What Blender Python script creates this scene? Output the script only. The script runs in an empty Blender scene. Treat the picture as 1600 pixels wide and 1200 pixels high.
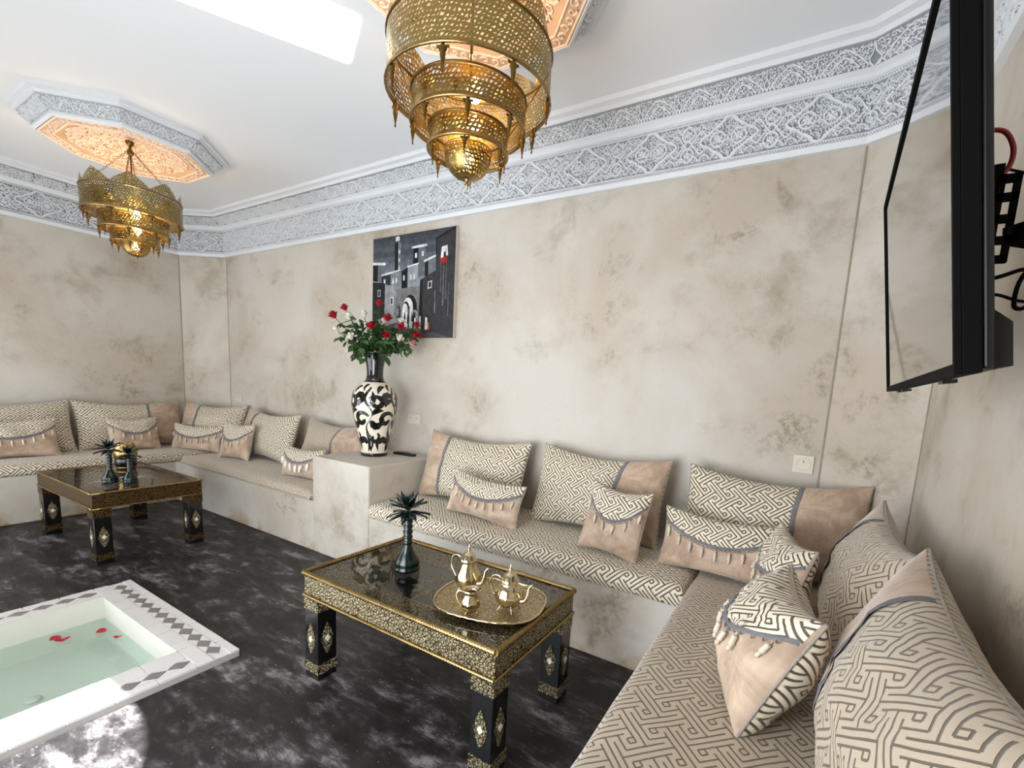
import bpy, bmesh, math, random
from mathutils import Vector, Matrix, noise
R = math.radians
PI = math.pi
C = bpy.context.scene.collection
SC = bpy.context.scene
rnd = random.Random(7)

# ------------------------------------------------------------ camera, light
def make_camera():
    yaw, pit, rol = -0.5288378, -0.136826, 0.0591203
    f = Vector((math.sin(yaw)*math.cos(pit), math.cos(yaw)*math.cos(pit), math.sin(pit)))
    r = Vector((math.cos(yaw), -math.sin(yaw), 0)); u = r.cross(f)
    r2 = r*math.cos(rol) + u*math.sin(rol); u2 = -r*math.sin(rol) + u*math.cos(rol)
    cd = bpy.data.cameras.new('camera'); cam = bpy.data.objects.new('camera', cd); C.objects.link(cam)
    m = Matrix((r2, u2, -f)).transposed().to_4x4(); m.translation = (0, 0, 1.4)
    cam.matrix_world = m
    cd.sensor_fit = 'HORIZONTAL'; cd.sensor_width = 36; cd.lens = 713.525/1600*36
    cd.shift_x = -0.0257; cd.shift_y = 0.0640; cd.clip_start = 0.02
    SC.camera = cam
make_camera()

SUN_D = Vector((0.05, 0.55, -1.0))
W = bpy.data.worlds.new('sky'); SC.world = W; W.use_nodes = True
W.node_tree.nodes['Background'].inputs[0].default_value = (0.80, 0.90, 1.0, 1)
W.node_tree.nodes['Background'].inputs[1].default_value = 1.8

def lamp(name, kind, loc, direction, energy, color=(1, 1, 1), **kw):
    ld = bpy.data.lights.new(name, kind); ld.energy = energy; ld.color = color
    for k, v in kw.items(): setattr(ld, k, v)
    o = bpy.data.objects.new(name, ld); C.objects.link(o); o.location = loc
    o.rotation_euler = Vector(direction).to_track_quat('-Z', 'Y').to_euler()
    return o
lamp('sun', 'SUN', (-4, -4, 6), SUN_D, 42.0, (0.96, 0.98, 1.0), angle=R(0.6))
# fill lamps added in the three courtyard arches to brighten the room
for xc, en in ((-5.25, 20), (-3.6, 24), (-1.35, 62)):
    lamp('arch_fill_light', 'AREA', (xc, -0.42, 1.05), (0, 1, 0.32), en, (0.89, 0.945, 1.0), shape='RECTANGLE', size=1.5, size_y=1.9)
# added narrow-beam lamp at the water, throws the sun patch onto the ceiling
lamp('ceiling_patch_lamp', 'AREA', (-2.95, 0.42, -0.095), (0.17, 0.30, 1.0), 16, (1, 0.99, 0.97), shape='RECTANGLE', size=0.36, size_y=1.1, spread=R(1.2))
SC.view_settings.view_transform = 'Standard'; SC.view_settings.look = 'None'
SC.view_settings.gamma = 1.0; SC.view_settings.use_curve_mapping = False
SC.view_settings.exposure = 0.45
SC.cycles.use_denoising = True
SC.cycles.max_bounces = 8; SC.cycles.diffuse_bounces = 5; SC.cycles.glossy_bounces = 4
SC.cycles.transmission_bounces = 6; SC.cycles.transparent_max_bounces = 8
SC.cycles.caustics_reflective = False; SC.cycles.caustics_refractive = False
SC.cycles.sample_clamp_indirect = 6

# ------------------------------------------------------------ materials
def col(h):
    h = h.lstrip('#'); v = [int(h[i:i+2], 16)/255 for i in (0, 2, 4)]
    return tuple(x/12.92 if x <= 0.04045 else ((x+0.055)/1.055)**2.4 for x in v) + (1,)

class NT:
    def __init__(self, tree): self.t = tree; self.n = tree.nodes; self.l = tree.links
    def node(self, typ, **kw):
        n = self.n.new(typ)
        for k, v in kw.items():
            if k.startswith('i_'):
                key = k[2:]; key = int(key) if key.isdigit() else key.replace('_', ' ')
                self.set(n.inputs[key], v)
            else: setattr(n, k, v)
        return n
    def set(self, sock, v):
        if isinstance(v, bpy.types.NodeSocket): self.l.new(v, sock)
        else: sock.default_value = v
    def math(self, op, a, b=0.0, c=0.0, clamp=False):
        n = self.n.new('ShaderNodeMath'); n.operation = op; n.use_clamp = clamp
        self.set(n.inputs[0], a); self.set(n.inputs[1], b)
        if len(n.inputs) > 2: self.set(n.inputs[2], c)
        return n.outputs[0]
    def mix(self, f, a, b):
        n = self.n.new('ShaderNodeMix'); n.data_type = 'RGBA'
        self.set(n.inputs[0], f); self.set(n.inputs[6], a); self.set(n.inputs[7], b)
        return n.outputs[2]
    def noise(self, vec, scale, detail=4, rough=0.5, dist=0.0):
        n = self.n.new('ShaderNodeTexNoise'); self.l.new(vec, n.inputs['Vector'])
        n.inputs['Scale'].default_value = scale; n.inputs['Detail'].default_value = detail
        n.inputs['Roughness'].default_value = rough; n.inputs['Distortion'].default_value = dist
        return n.outputs[0]
    def ramp(self, fac, stops, interp='LINEAR'):
        n = self.n.new('ShaderNodeValToRGB'); cr = n.color_ramp; cr.interpolation = interp
        while len(cr.elements) < len(stops): cr.elements.new(0.5)
        for e, (p, c) in zip(cr.elements, stops): e.position = p
        for e, (p, c) in zip(cr.elements, stops): e.color = c if len(c) == 4 else tuple(c)+(1,)
        self.l.new(fac, n.inputs[0]); return n
    def smooth(self, v, a, b, o0=0.0, o1=1.0):
        n = self.n.new('ShaderNodeMapRange'); n.interpolation_type = 'SMOOTHSTEP'
        self.set(n.inputs[0], v); n.inputs[1].default_value = a; n.inputs[2].default_value = b
        n.inputs[3].default_value = o0; n.inputs[4].default_value = o1
        return n.outputs[0]
    def bump(self, h, strength, dist):
        n = self.n.new('ShaderNodeBump'); n.inputs['Strength'].default_value = strength
        n.inputs['Distance'].default_value = dist; self.l.new(h, n.inputs['Height'])
        return n.outputs[0]

def newmat(name):
    m = bpy.data.materials.new(name); m.use_nodes = True
    t = NT(m.node_tree); b = t.n['Principled BSDF']
    return m, t, b
def objc(t): return t.node('ShaderNodeTexCoord').outputs['Object']
def uvc(t): return t.node('ShaderNodeTexCoord').outputs['UV']
def setp(t, b, **kw):
    names = dict(color='Base Color', rough='Roughness', metal='Metallic', normal='Normal', sheen='Sheen Weight', sheenr='Sheen Roughness',
                 coat='Coat Weight', spec='Specular IOR Level', ior='IOR', trans='Transmission Weight', emis='Emission Color', emist='Emission Strength', alpha='Alpha', sheent='Sheen Tint')
    for k, v in kw.items(): t.set(b.inputs[names[k]], v)
def plain(name, c, rough=0.5, metal=0.0, var=0.0, scale=20, bump=0.0, **kw):
    m, t, b = newmat(name)
    base = col(c) if isinstance(c, str) else c
    oc = objc(t)
    if var:
        nz = t.noise(oc, scale, 3)
        dark = tuple(x*(1-var) for x in base[:3])+(1,); lite = tuple(min(1, x*(1+var)) for x in base[:3])+(1,)
        setp(t, b, color=t.mix(nz, dark, lite))
    else: setp(t, b, color=base)
    if bump: setp(t, b, normal=t.bump(t.noise(oc, scale*2, 3), bump, 0.01))
    setp(t, b, rough=rough, metal=metal, **kw)
    return m

def plaster_mat():
    m, t, b = newmat('tadelakt_plaster'); oc = t.node('ShaderNodeNewGeometry').outputs['Position']
    big = t.noise(oc, 1.1, 5, 0.6, 0.3); mid = t.noise(oc, 4.5, 6, 0.65, 0.4); fine = t.noise(oc, 30, 5, 0.7)
    c = t.mix(t.smooth(big, 0.35, 0.68), col('#c9c3b9'), col('#b8ac9c'))
    st = t.math('MULTIPLY', t.smooth(big, 0.50, 0.66), t.smooth(mid, 0.47, 0.64))
    st = t.math('MULTIPLY', st, t.smooth(fine, 0.40, 0.60))
    c = t.mix(t.math('MULTIPLY', st, 0.85), c, col('#8a7d69'))
    bl = t.math('MULTIPLY', t.smooth(t.noise(oc, 1.7, 6, 0.7, 0.2), 0.50, 0.66), t.smooth(mid, 0.36, 0.60))
    c = t.mix(t.math('MULTIPLY', bl, 0.55), c, col('#93876f'))
    c = t.mix(t.math('MULTIPLY', t.smooth(mid, 0.60, 0.80), 0.4), c, col('#a39681'))
    c = t.mix(t.math('MULTIPLY', t.smooth(fine, 0.58, 0.75), 0.22), c, col('#8f8473'))
    z = t.node('ShaderNodeSeparateXYZ'); t.l.new(oc, z.inputs[0])
    low = t.math('MULTIPLY', t.smooth(z.outputs[2], 0.16, 0.0), t.smooth(mid, 0.40, 0.62))
    c = t.mix(t.math('MULTIPLY', low, 0.75), c, col('#9c7c50'))
    h = t.math('ADD', t.math('MULTIPLY', fine, 0.5), mid)
    setp(t, b, color=c, rough=0.62, spec=0.35, normal=t.bump(h, 0.35, 0.012))
    return m
def floor_mat():
    m, t, b = newmat('dark_polished_concrete'); oc = t.node('ShaderNodeNewGeometry').outputs['Position']
    mp = t.node('ShaderNodeMapping'); t.l.new(oc, mp.inputs[0]); mp.inputs['Scale'].default_value = (1.3, 4.2, 1); mp.inputs['Rotation'].default_value = (0, 0, R(28))
    a = t.noise(mp.outputs[0], 1.9, 9, 0.72, 0.2); f = t.noise(oc, 9, 6, 0.72, 0.2); s = t.noise(oc, 60, 3, 0.6)
    mixv = t.math('ADD', t.math('MULTIPLY', a, 0.7), t.math('MULTIPLY', f, 0.3))
    r = t.ramp(mixv, [(0.42, col('#0c0a0a')), (0.495, col('#1a1717')), (0.545, col('#3a3637')), (0.62, col('#7a7675'))])
    c = t.mix(t.smooth(s, 0.66, 0.74), r.outputs[0], col('#8c8886'))
    setp(t, b, color=c, rough=t.smooth(f, 0.3, 0.7, 0.42, 0.62), spec=0.45, normal=t.bump(mixv, 0.25, 0.01))
    return m
def ceiling_mat():
    m, t, b = newmat('white_ceiling_paint'); oc = objc(t)
    n = t.noise(oc, 60, 3)
    setp(t, b, color=col('#e4e6e9'), rough=0.75, normal=t.bump(n, 0.08, 0.004)); return m

# key fret jacquard: the lattice of wall segments, looked up per cell
def fret_tables():
    Hs, Vs = set(), set()
    def key(i, j):
        c = math.floor(i/5); return (i-5*c, (j-5*c) % 10)
    def H(l, a, b_):
        for i in range(a, b_): Hs.add(key(i, l))
    def V(u, a, b_):
        for j in range(a, b_): Vs.add(key(u, j))
    H(-1, 1, 6); H(2, -4, 2); H(3, -5, 3); H(6, 0, 3); H(0, 0, 1); H(1, 0, 1); H(-1, 6, 7); H(0, 6, 7)
    V(0, -5, 1); V(4, -1, 7); V(3, 0, 6); V(2, -1, 2); V(1, 0, 1); V(6, -1, 0); V(7, -1, 0)
    tab = []
    for y in range(10):
        for x in range(5):
            tab.append((float(key(x, y) in Hs), float(key(x, y) in Vs), float(key(x, y+1) in Hs), float(key(x+1, y) in Vs)))
    return tab
def fret_group():
    g = bpy.data.node_groups.new('key_fret', 'ShaderNodeTree'); t = NT(g)
    g.interface.new_socket('Vector', in_out='INPUT', socket_type='NodeSocketVector')
    g.interface.new_socket('Pitch', in_out='INPUT', socket_type='NodeSocketFloat')
    g.interface.new_socket('Width', in_out='INPUT', socket_type='NodeSocketFloat')
    g.interface.new_socket('Line', in_out='OUTPUT', socket_type='NodeSocketFloat')
    gi = t.node('NodeGroupInput'); go = t.node('NodeGroupOutput')
    sp = t.node('ShaderNodeSeparateXYZ'); t.l.new(gi.outputs[0], sp.inputs[0])
    k = t.math('DIVIDE', 0.70711, gi.outputs[1])
    u = t.math('MULTIPLY', t.math('ADD', sp.outputs[0], sp.outputs[1]), k)
    v = t.math('MULTIPLY', t.math('SUBTRACT', sp.outputs[0], sp.outputs[1]), k)
    i = t.math('FLOOR', u); j = t.math('FLOOR', v)
    fu = t.math('SUBTRACT', u, i); fv = t.math('SUBTRACT', v, j)
    c = t.math('FLOOR', t.math('DIVIDE', t.math('ADD', i, 0.5), 5.0))
    c5 = t.math('MULTIPLY', c, 5.0)
    x = t.math('SUBTRACT', i, c5); y = t.math('FLOORED_MODULO', t.math('ADD', t.math('SUBTRACT', j, c5), 0.25), 10.0)
    y = t.math('FLOOR', y)
    idx = t.math('ADD', t.math('ADD', t.math('MULTIPLY', y, 5.0), x), 0.5)
    tab = fret_tables()
    def half(lo):
        r = t.ramp(t.math('DIVIDE', t.math('SUBTRACT', idx, float(lo)), 25.0), [(q/25.0, tab[lo+q]) for q in range(25)], 'CONSTANT')
        s = t.node('ShaderNodeSeparateColor'); t.l.new(r.outputs[0], s.inputs[0])
        return s.outputs[0], s.outputs[1], s.outputs[2], r.outputs[1]
    A, B = half(0), half(25)
    sel = t.math('GREATER_THAN', idx, 25.0); inv = t.math('SUBTRACT', 1.0, sel)
    w = [t.math('ADD', t.math('MULTIPLY', a, inv), t.math('MULTIPLY', b_, sel)) for a, b_ in zip(A, B)]
    d = [fv, fu, t.math('SUBTRACT', 1.0, fv), t.math('SUBTRACT', 1.0, fu)]
    out = None
    for ww, dd in zip(w, d):
        s = t.math('MULTIPLY', ww, t.smooth(t.math('DIVIDE', dd, gi.outputs[2]), 1.3, 0.75))
        out = s if out is None else t.math('MAXIMUM', out, s)
    t.l.new(out, go.inputs[0])
    return g
FRET = fret_group()
def fret_mat(name, light, dark, pitch=0.018, bump=0.6, sheen=0.25, rough=0.55, width=0.175):
    m, t, b = newmat(name); uv = uvc(t)
    gn = t.node('ShaderNodeGroup'); gn.node_tree = FRET
    nz = t.node('ShaderNodeTexNoise'); nz.inputs['Scale'].default_value = 9; t.l.new(uv, nz.inputs['Vector'])
    vm = t.node('ShaderNodeVectorMath', operation='MULTIPLY_ADD'); t.l.new(nz.outputs[1], vm.inputs[0]); vm.inputs[1].default_value = (0.0025, 0.0025, 0); t.l.new(uv, vm.inputs[2])
    t.l.new(vm.outputs[0], gn.inputs[0]); gn.inputs[1].default_value = pitch; gn.inputs[2].default_value = width
    line = gn.outputs[0]
    var = t.noise(uv, 6, 4)
    lc = t.mix(var, tuple(x*0.86 for x in col(light)[:3])+(1,), col(light))
    c = t.mix(line, lc, col(dark))
    weave = t.noise(uv, 900, 1)
    h = t.math('ADD', t.math('MULTIPLY', line, -1.0), t.math('MULTIPLY', weave, 0.15))
    setp(t, b, color=c, rough=rough, sheen=sheen, sheenr=0.4, spec=0.3, normal=t.bump(h, bump, 0.004))
    return m
def velvet_mat(name, c1, c2):
    m, t, b = newmat(name); uv = uvc(t)
    mp = t.node('ShaderNodeMapping'); t.l.new(uv, mp.inputs[0]); mp.inputs['Scale'].default_value = (40, 5, 1)
    n1 = t.noise(mp.outputs[0], 3, 4, 0.6); n2 = t.noise(uv, 7, 5, 0.65, 0.5)
    c = t.mix(t.math('ADD', t.math('MULTIPLY', n1, 0.45), t.math('MULTIPLY', t.smooth(n2, 0.35, 0.65), 0.5)), col(c1), col(c2))
    setp(t, b, color=c, rough=0.6, sheen=0.6, sheenr=0.35, spec=0.2, normal=t.bump(n1, 0.3, 0.004)); return m
def brass_relief(name, c1, c2, scale, strength=0.8):
    m, t, b = newmat(name); oc = objc(t)
    vo = t.node('ShaderNodeTexVoronoi', feature='DISTANCE_TO_EDGE'); t.l.new(oc, vo.inputs['Vector']); vo.inputs['Scale'].default_value = scale
    v2 = t.node('ShaderNodeTexVoronoi'); t.l.new(oc, v2.inputs['Vector']); v2.inputs['Scale'].default_value = scale*2.1
    e = t.smooth(vo.outputs[0], 0.02, 0.18); e2 = t.smooth(v2.outputs[0], 0.25, 0.55)
    h = t.math('MULTIPLY', e, t.math('SUBTRACT', 1.0, t.math('MULTIPLY', e2, 0.6)))
    c = t.mix(h, col(c1), col(c2))
    setp(t, b, color=c, metal=0.85, rough=0.36, normal=t.bump(h, strength, 0.006)); return m
def brass_mat(name, c, rough=0.24, var=0.25):
    m, t, b = newmat(name); oc = objc(t)
    n = t.noise(oc, 14, 5, 0.6); base = col(c)
    setp(t, b, color=t.mix(n, tuple(x*(1-var) for x in base[:3])+(1,), base), metal=1.0, rough=t.smooth(n, 0.3, 0.7, rough*0.7, rough*1.4), normal=t.bump(t.noise(oc, 70, 2), 0.08, 0.004))
    return m

M = {}
M['plaster'] = plaster_mat(); M['floor'] = floor_mat(); M['ceiling'] = ceiling_mat()
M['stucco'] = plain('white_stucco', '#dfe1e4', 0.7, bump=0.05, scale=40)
M['stucco_recess_shade'] = plain('shade_toned_stucco', '#8f9296', 0.85, var=0.12, scale=30)  # grey puts the shade of the carved gaps into the plaster colour
M['joint'] = plain('plaster_joint', '#948a79', 0.9, var=0.3, scale=9)
M['stucco_recess_shade_pale'] = plain('pale_shade_toned_stucco', '#aaadb1', 0.85)  # paler grey for the rose sides, gap shade painted in as well
M['stucco_glow'] = plain('glow_tinted_stucco', '#ecd9c8', 0.7)  # white plaster with the chandelier's warm glow mixed into its colour
M['stucco_glow_shade'] = plain('glow_tinted_shade_stucco', '#c6a88f', 0.85)  # warm glow tint again, darkened to paint shade between the carving
M['fret'] = fret_mat('cream_key_fret_jacquard', '#e6dac3', '#55493e')
M['fret_shade'] = fret_mat('shade_toned_key_fret_jacquard', '#c8b8a2', '#6e6152', bump=1.0, sheen=0.35, width=0.125)  # same jacquard, with dimmer light and pile sheen painted into its colour
M['fret_flap'] = fret_mat('cream_key_fret_flap_fabric', '#ebdfc8', '#574b3f', pitch=0.0165)
M['velvet'] = velvet_mat('rose_beige_velvet', '#937a67', '#dac2aa')
M['velvet_pale'] = velvet_mat('pale_velvet', '#bdb0a3', '#d6ccc2')
M['trim'] = plain('grey_blue_braid', '#77777a', 0.8, bump=0.5, scale=220, var=0.25)
M['cord'] = plain('beige_grey_cord', '#a59c91', 0.7, bump=0.5, scale=250, var=0.3)
M['tassel'] = plain('silver_beige_tassel_thread', '#dccfbd', 0.4, metal=0.3, bump=0.4, scale=300)
M['tassel_white'] = plain('white_tassel_thread', '#e9e6e2', 0.6)
M['brass'] = brass_mat('aged_brass', '#a88d5c', 0.28)
M['brass_lamp'] = brass_mat('pierced_brass', '#a08a52', 0.32, 0.4)
M['brass_dark'] = brass_mat('tarnished_brass', '#7d6232', 0.38, 0.4)
M['silverbrass'] = brass_mat('polished_silver_brass', '#d8c8a2', 0.13, 0.15)
M['relief'] = brass_relief('embossed_brass_sheet', '#3a301d', '#dccda6', 75)
M['relief_dark'] = brass_relief('embossed_bronze_sheet', '#1c120a', '#8a6a3c', 75)
M['tray'] = brass_relief('engraved_tray_metal', '#8f7a58', '#d6c6a4', 60, 0.25)
M['black_wood'] = plain('black_lacquered_wood', '#0c0b0b', 0.22, coat=0.4)
M['inlay'] = plain('bone_inlay', '#e9e2cf', 0.35)
M['black'] = plain('black_plastic', '#0b0a0a', 0.42)
M['blocker_wood'] = plain('walnut_blocker_wood', '#4a3222', 0.5, var=0.2, scale=6)  # only for the added board that cuts the sunbeam
M['matt_black'] = plain('matt_black_plastic', '#0a0a0a', 0.85, spec=0.1)
M['black_gloss'] = plain('black_glazed_ceramic', '#0a0a0c', 0.10, coat=0.5)
M['cream_glaze'] = plain('cream_glaze', '#e8dcc9', 0.22, var=0.06, scale=12)
M['green_glaze'] = plain('dark_green_glaze', '#06140f', 0.16, var=0.7, scale=30)
M['outlet'] = plain('ivory_plastic', '#d3cbb9', 0.4)
M['hole'] = plain('socket_hole', '#1a1815', 0.7)
M['tile_white'] = plain('white_marble_tile', '#cfcac6', 0.35, var=0.06, scale=8)
M['tile_grey'] = plain('grey_marble_tile', '#77716f', 0.35, var=0.15, scale=14)
M['grout'] = plain('grout', '#a39d98', 0.9)
M['basin'] = plain('cream_pool_plaster', '#d3d0c6', 0.55, var=0.04, scale=5)
M['petal'] = plain('red_rose_petal', '#a00d20', 0.5)
M['rose_white'] = plain('white_rose_petal', '#f0ecdc', 0.5, sheen=0.2)
M['rose_pink'] = plain('pink_rose_petal', '#d98f95', 0.5, sheen=0.2)
M['leaf'] = plain('rose_leaf', '#3a5a2c', 0.45, var=0.4, scale=15)
M['stem'] = plain('rose_stem', '#2f4522', 0.6)
M['red_cable'] = plain('red_cable_sheath', '#8c1d1a', 0.4)
M['canvas'] = plain('pale_canvas_edge', '#cfc6bb', 0.7)
M['rust'] = plain('salt_terracotta', '#b9a79b', 0.8)

def schlick(t, f0):
    lw = t.node('ShaderNodeLayerWeight'); lw.inputs[0].default_value = 0.5
    return t.math('ADD', f0, t.math('MULTIPLY', 1-f0, t.math('POWER', lw.outputs[1], 5.0)))
def glass_mat(name, c, rough=0.02, mixv=0.75):
    m, t, b = newmat(name); out = t.n['Material Output']; t.n.remove(b)
    tr = t.node('ShaderNodeBsdfTransparent'); tr.inputs[0].default_value = c
    gl = t.node('ShaderNodeBsdfGlossy'); gl.inputs['Roughness'].default_value = rough
    fr = schlick(t, 0.075)
    mx = t.node('ShaderNodeMixShader'); t.l.new(fr, mx.inputs[0]); t.l.new(tr.outputs[0], mx.inputs[1]); t.l.new(gl.outputs[0], mx.inputs[2])
    t.l.new(mx.outputs[0], out.inputs[0]); return m
M['glass'] = glass_mat('smoked_table_glass', (0.80, 0.78, 0.72, 1))
def water_mat():
    m, t, b = newmat('pool_water'); out = t.n['Material Output']; t.n.remove(b)
    oc = objc(t); bp = t.bump(t.noise(oc, 5, 2), 0.06, 0.01)
    tr = t.node('ShaderNodeBsdfTransparent'); tr.inputs[0].default_value = (0.80, 0.90, 0.87, 1)
    gl = t.node('ShaderNodeBsdfGlossy'); gl.inputs['Roughness'].default_value = 0.01; t.l.new(bp, gl.inputs['Normal'])
    fr = schlick(t, 0.02)
    mx = t.node('ShaderNodeMixShader'); t.l.new(fr, mx.inputs[0]); t.l.new(tr.outputs[0], mx.inputs[1]); t.l.new(gl.outputs[0], mx.inputs[2])
    t.l.new(mx.outputs[0], out.inputs[0]); return m
M['water'] = water_mat()
def screen_mat():
    m, t, b = newmat('glossy_dark_screen'); setp(t, b, color=col('#0b0b0c'), rough=0.06, ior=1.9, coat=1.0); return m
M['screen'] = screen_mat()
def bulb_mat():
    m, t, b = newmat('lit_bulb'); setp(t, b, color=(1, .8, .5, 1), emis=(1, 0.66, 0.33, 1), emist=16); return m
M['bulb'] = bulb_mat()

# ------------------------------------------------------------ mesh helpers
class MB:
    def __init__(s): s.v = []; s.f = []; s.uv = []; s.mi = []; s.sm = []
    def vert(s, p): s.v.append(tuple(p)); return len(s.v)-1
    def face(s, idx, uv=None, mi=0, smooth=False):
        s.f.append(tuple(idx)); s.uv.append(uv); s.mi.append(mi); s.sm.append(smooth)
    def box(s, x0, x1, y0, y1, z0, z1, mi=0):
        b = len(s.v)
        for z in (z0, z1):
            for x, y in ((x0, y0), (x1, y0), (x1, y1), (x0, y1)): s.v.append((x, y, z))
        for q in ((3, 2, 1, 0), (4, 5, 6, 7), (0, 1, 5, 4), (1, 2, 6, 5), (2, 3, 7, 6), (3, 0, 4, 7)): s.face([b+i for i in q], mi=mi)
    def lathe(s, prof, n=24, mi=0, c=(0, 0, 0), smooth=True, flute=0, famp=0.0):
        rows = []
        for r, z in prof:
            if r < 1e-5: rows.append([s.vert((c[0], c[1], c[2]+z))]*n)
            else:
                row = []
                for i in range(n):
                    a = 2*PI*i/n; rr = r*(1+famp*abs(math.cos(flute*a/2))) if flute else r
                    row.append(s.vert((c[0]+rr*math.cos(a), c[1]+rr*math.sin(a), c[2]+z)))
                rows.append(row)
        for a, b in zip(rows, rows[1:]):
            for i in range(n):
                j = (i+1) % n; q = []
                for k in (a[i], a[j], b[j], b[i]):
                    if k not in q: q.append(k)
                if len(q) > 2: s.face(q, mi=mi, smooth=smooth)
    def tube(s, pts, r, n=8, mi=0, closed=False, lobes=0, twist=0.0, caps=True):
        pts = [Vector(p) for p in pts]; N = len(pts); rows = []; up = None; dist = 0
        for i, p in enumerate(pts):
            a = pts[(i-1) % N] if (closed or i > 0) else p; b = pts[(i+1) % N] if (closed or i < N-1) else p
            d = (b-a).normalized() if (b-a).length > 1e-9 else Vector((0, 0, 1))
            if up is None: up = d.orthogonal().normalized()
            up = (up - d*up.dot(d));
            up = up.normalized() if up.length > 1e-6 else d.orthogonal().normalized()
            sd = d.cross(up); rr = r[i] if isinstance(r, (list, tuple)) else r
            if i: dist += (p-pts[i-1]).length
            row = []
            for k in range(n):
                an = 2*PI*k/n; q = rr*(1+0.24*math.cos(lobes*(an+twist*dist))) if lobes else rr
                row.append(s.vert(p + up*(q*math.cos(an)) + sd*(q*math.sin(an))))
            rows.append(row)
        prs = list(zip(rows, rows[1:])) + ([(rows[-1], rows[0])] if closed else [])
        for a, b in prs:
            for k in range(n):
                j = (k+1) % n; s.face((a[k], a[j], b[j], b[k]), mi=mi, smooth=True)
        if caps and not closed: s.face(rows[0][::-1], mi=mi); s.face(rows[-1], mi=mi)
    def grid(s, fn, n, m, mi=0, smooth=True, uvf=None, flip=False):
        ids = [[s.vert(fn(i/n, j/m)) for j in range(m+1)] for i in range(n+1)]
        for i in range(n):
            for j in range(m):
                cs = ((i, j), (i+1, j), (i+1, j+1), (i, j+1))
                if flip: cs = cs[::-1]
                s.face([ids[a][b] for a, b in cs], uv=[uvf(a/n, b/m) for a, b in cs] if uvf else None, mi=mi, smooth=smooth)
        return ids
    def prism(s, poly, z0, z1, mi=0, f=None):
        f = f or (lambda x, y, z: (x, y, z)); n = len(poly)
        a = [s.vert(f(x, y, z0)) for x, y in poly]; b = [s.vert(f(x, y, z1)) for x, y in poly]
        s.face(a[::-1], mi=mi); s.face(b, mi=mi)
        for i in range(n): j = (i+1) % n; s.face((a[i], a[j], b[j], b[i]), mi=mi)
    def mesh(s, name, mats):
        me = bpy.data.meshes.new(name); me.from_pydata(s.v, [], s.f)
        for m in (mats if isinstance(mats, (list, tuple)) else [mats]): me.materials.append(m)
        me.polygons.foreach_set('material_index', s.mi); me.polygons.foreach_set('use_smooth', s.sm)
        if any(u is not None for u in s.uv):
            l = me.uv_layers.new(name='UVMap'); k = 0; dat = []
            for f, u in zip(s.f, s.uv):
                for i in range(len(f)): dat += list(u[i]) if u else [0, 0]
            l.data.foreach_set('uv', dat)
        me.validate(); me.update(); return me
    def build(s, name, mats, parent=None, weld=False, bevel=0):
        me = s.mesh(name, mats)
        if weld:
            bm = bmesh.new(); bm.from_mesh(me); bmesh.ops.remove_doubles(bm, verts=bm.verts, dist=1e-5)
            bmesh.ops.recalc_face_normals(bm, faces=bm.faces); bm.to_mesh(me); bm.free()
        o = bpy.data.objects.new(name, me); C.objects.link(o); o.parent = parent
        if bevel:
            md = o.modifiers.new('bevel', 'BEVEL'); md.width = bevel; md.segments = 2; md.limit_method = 'ANGLE'
        return o
def add(name, me, parent=None, loc=(0, 0, 0), rot=(0, 0, 0), scale=(1, 1, 1)):
    o = bpy.data.objects.new(name, me); C.objects.link(o); o.parent = parent; o.location = loc; o.rotation_euler = rot; o.scale = scale; return o
def tag(o, label, cat, group=None, kind=None):
    o['label'] = label; o['category'] = cat
    if group: o['group'] = group
    if kind: o['kind'] = kind
    return o
def thing(name, label, cat, loc=(0, 0, 0), rot=(0, 0, 0), group=None, scale=1):
    o = bpy.data.objects.new(name, None); C.objects.link(o); o.empty_display_size = 0.05
    o.location = loc; o.rotation_euler = rot; o.scale = (scale,)*3; return tag(o, label, cat, group)
def struct(o): o['kind'] = 'structure'; return o

# ------------------------------------------------------------ room shell
XL, XR, YB, YF, ZC = -6.40, 0.45, 2.83, -0.50, 3.09
A1, A2 = (XL, 2.56), (-5.92, YB)      # left chamfer
B1, B2 = (0.088, YB), (XR, 2.63)      # right chamfer
PX0, PX1, PY0, PY1 = -3.58, -2.27, -0.9, 1.09   # pool outline
def floor():
    mb = MB(); t = 0.12
    for x0, x1, y0, y1 in ((XL-.2, PX0, YF-3, 3.1), (PX1, XR+.2, YF-3, 3.1), (PX0, PX1, PY1, 3.1), (PX0, PX1, YF-3, PY0)): mb.box(x0, x1, y0, y1, -t, 0)
    struct(mb.build('floor', M['floor']))
floor()
def wall(name, p, q, th=0.15, z0=0, z1=ZC):
    p = Vector(p); q = Vector(q); d = (q-p).normalized(); n = Vector((-d.y, d.x))*th
    mb = MB(); mb.prism([tuple(p), tuple(q), tuple(q+n), tuple(p+n)], z0, z1)
    return struct(mb.build(name, M['plaster'], weld=True))
wall('wall_left', (XL, YF), A1); wall('wall_back_left', A1, A2); wall('wall_back', A2, B1)
wall('wall_back_right', B1, B2); wall('wall_right', B2, (XR, YF))
mb = MB(); mb.prism([(XL-.1, YF-.1), (XR+.1, YF-.1), (XR+.1, B2[1]), (B1[0], YB+.1), (A2[0], YB+.1), (XL-.1, A1[1])], ZC, ZC+0.15)
struct(mb.build('ceiling', M['ceiling']))
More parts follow.
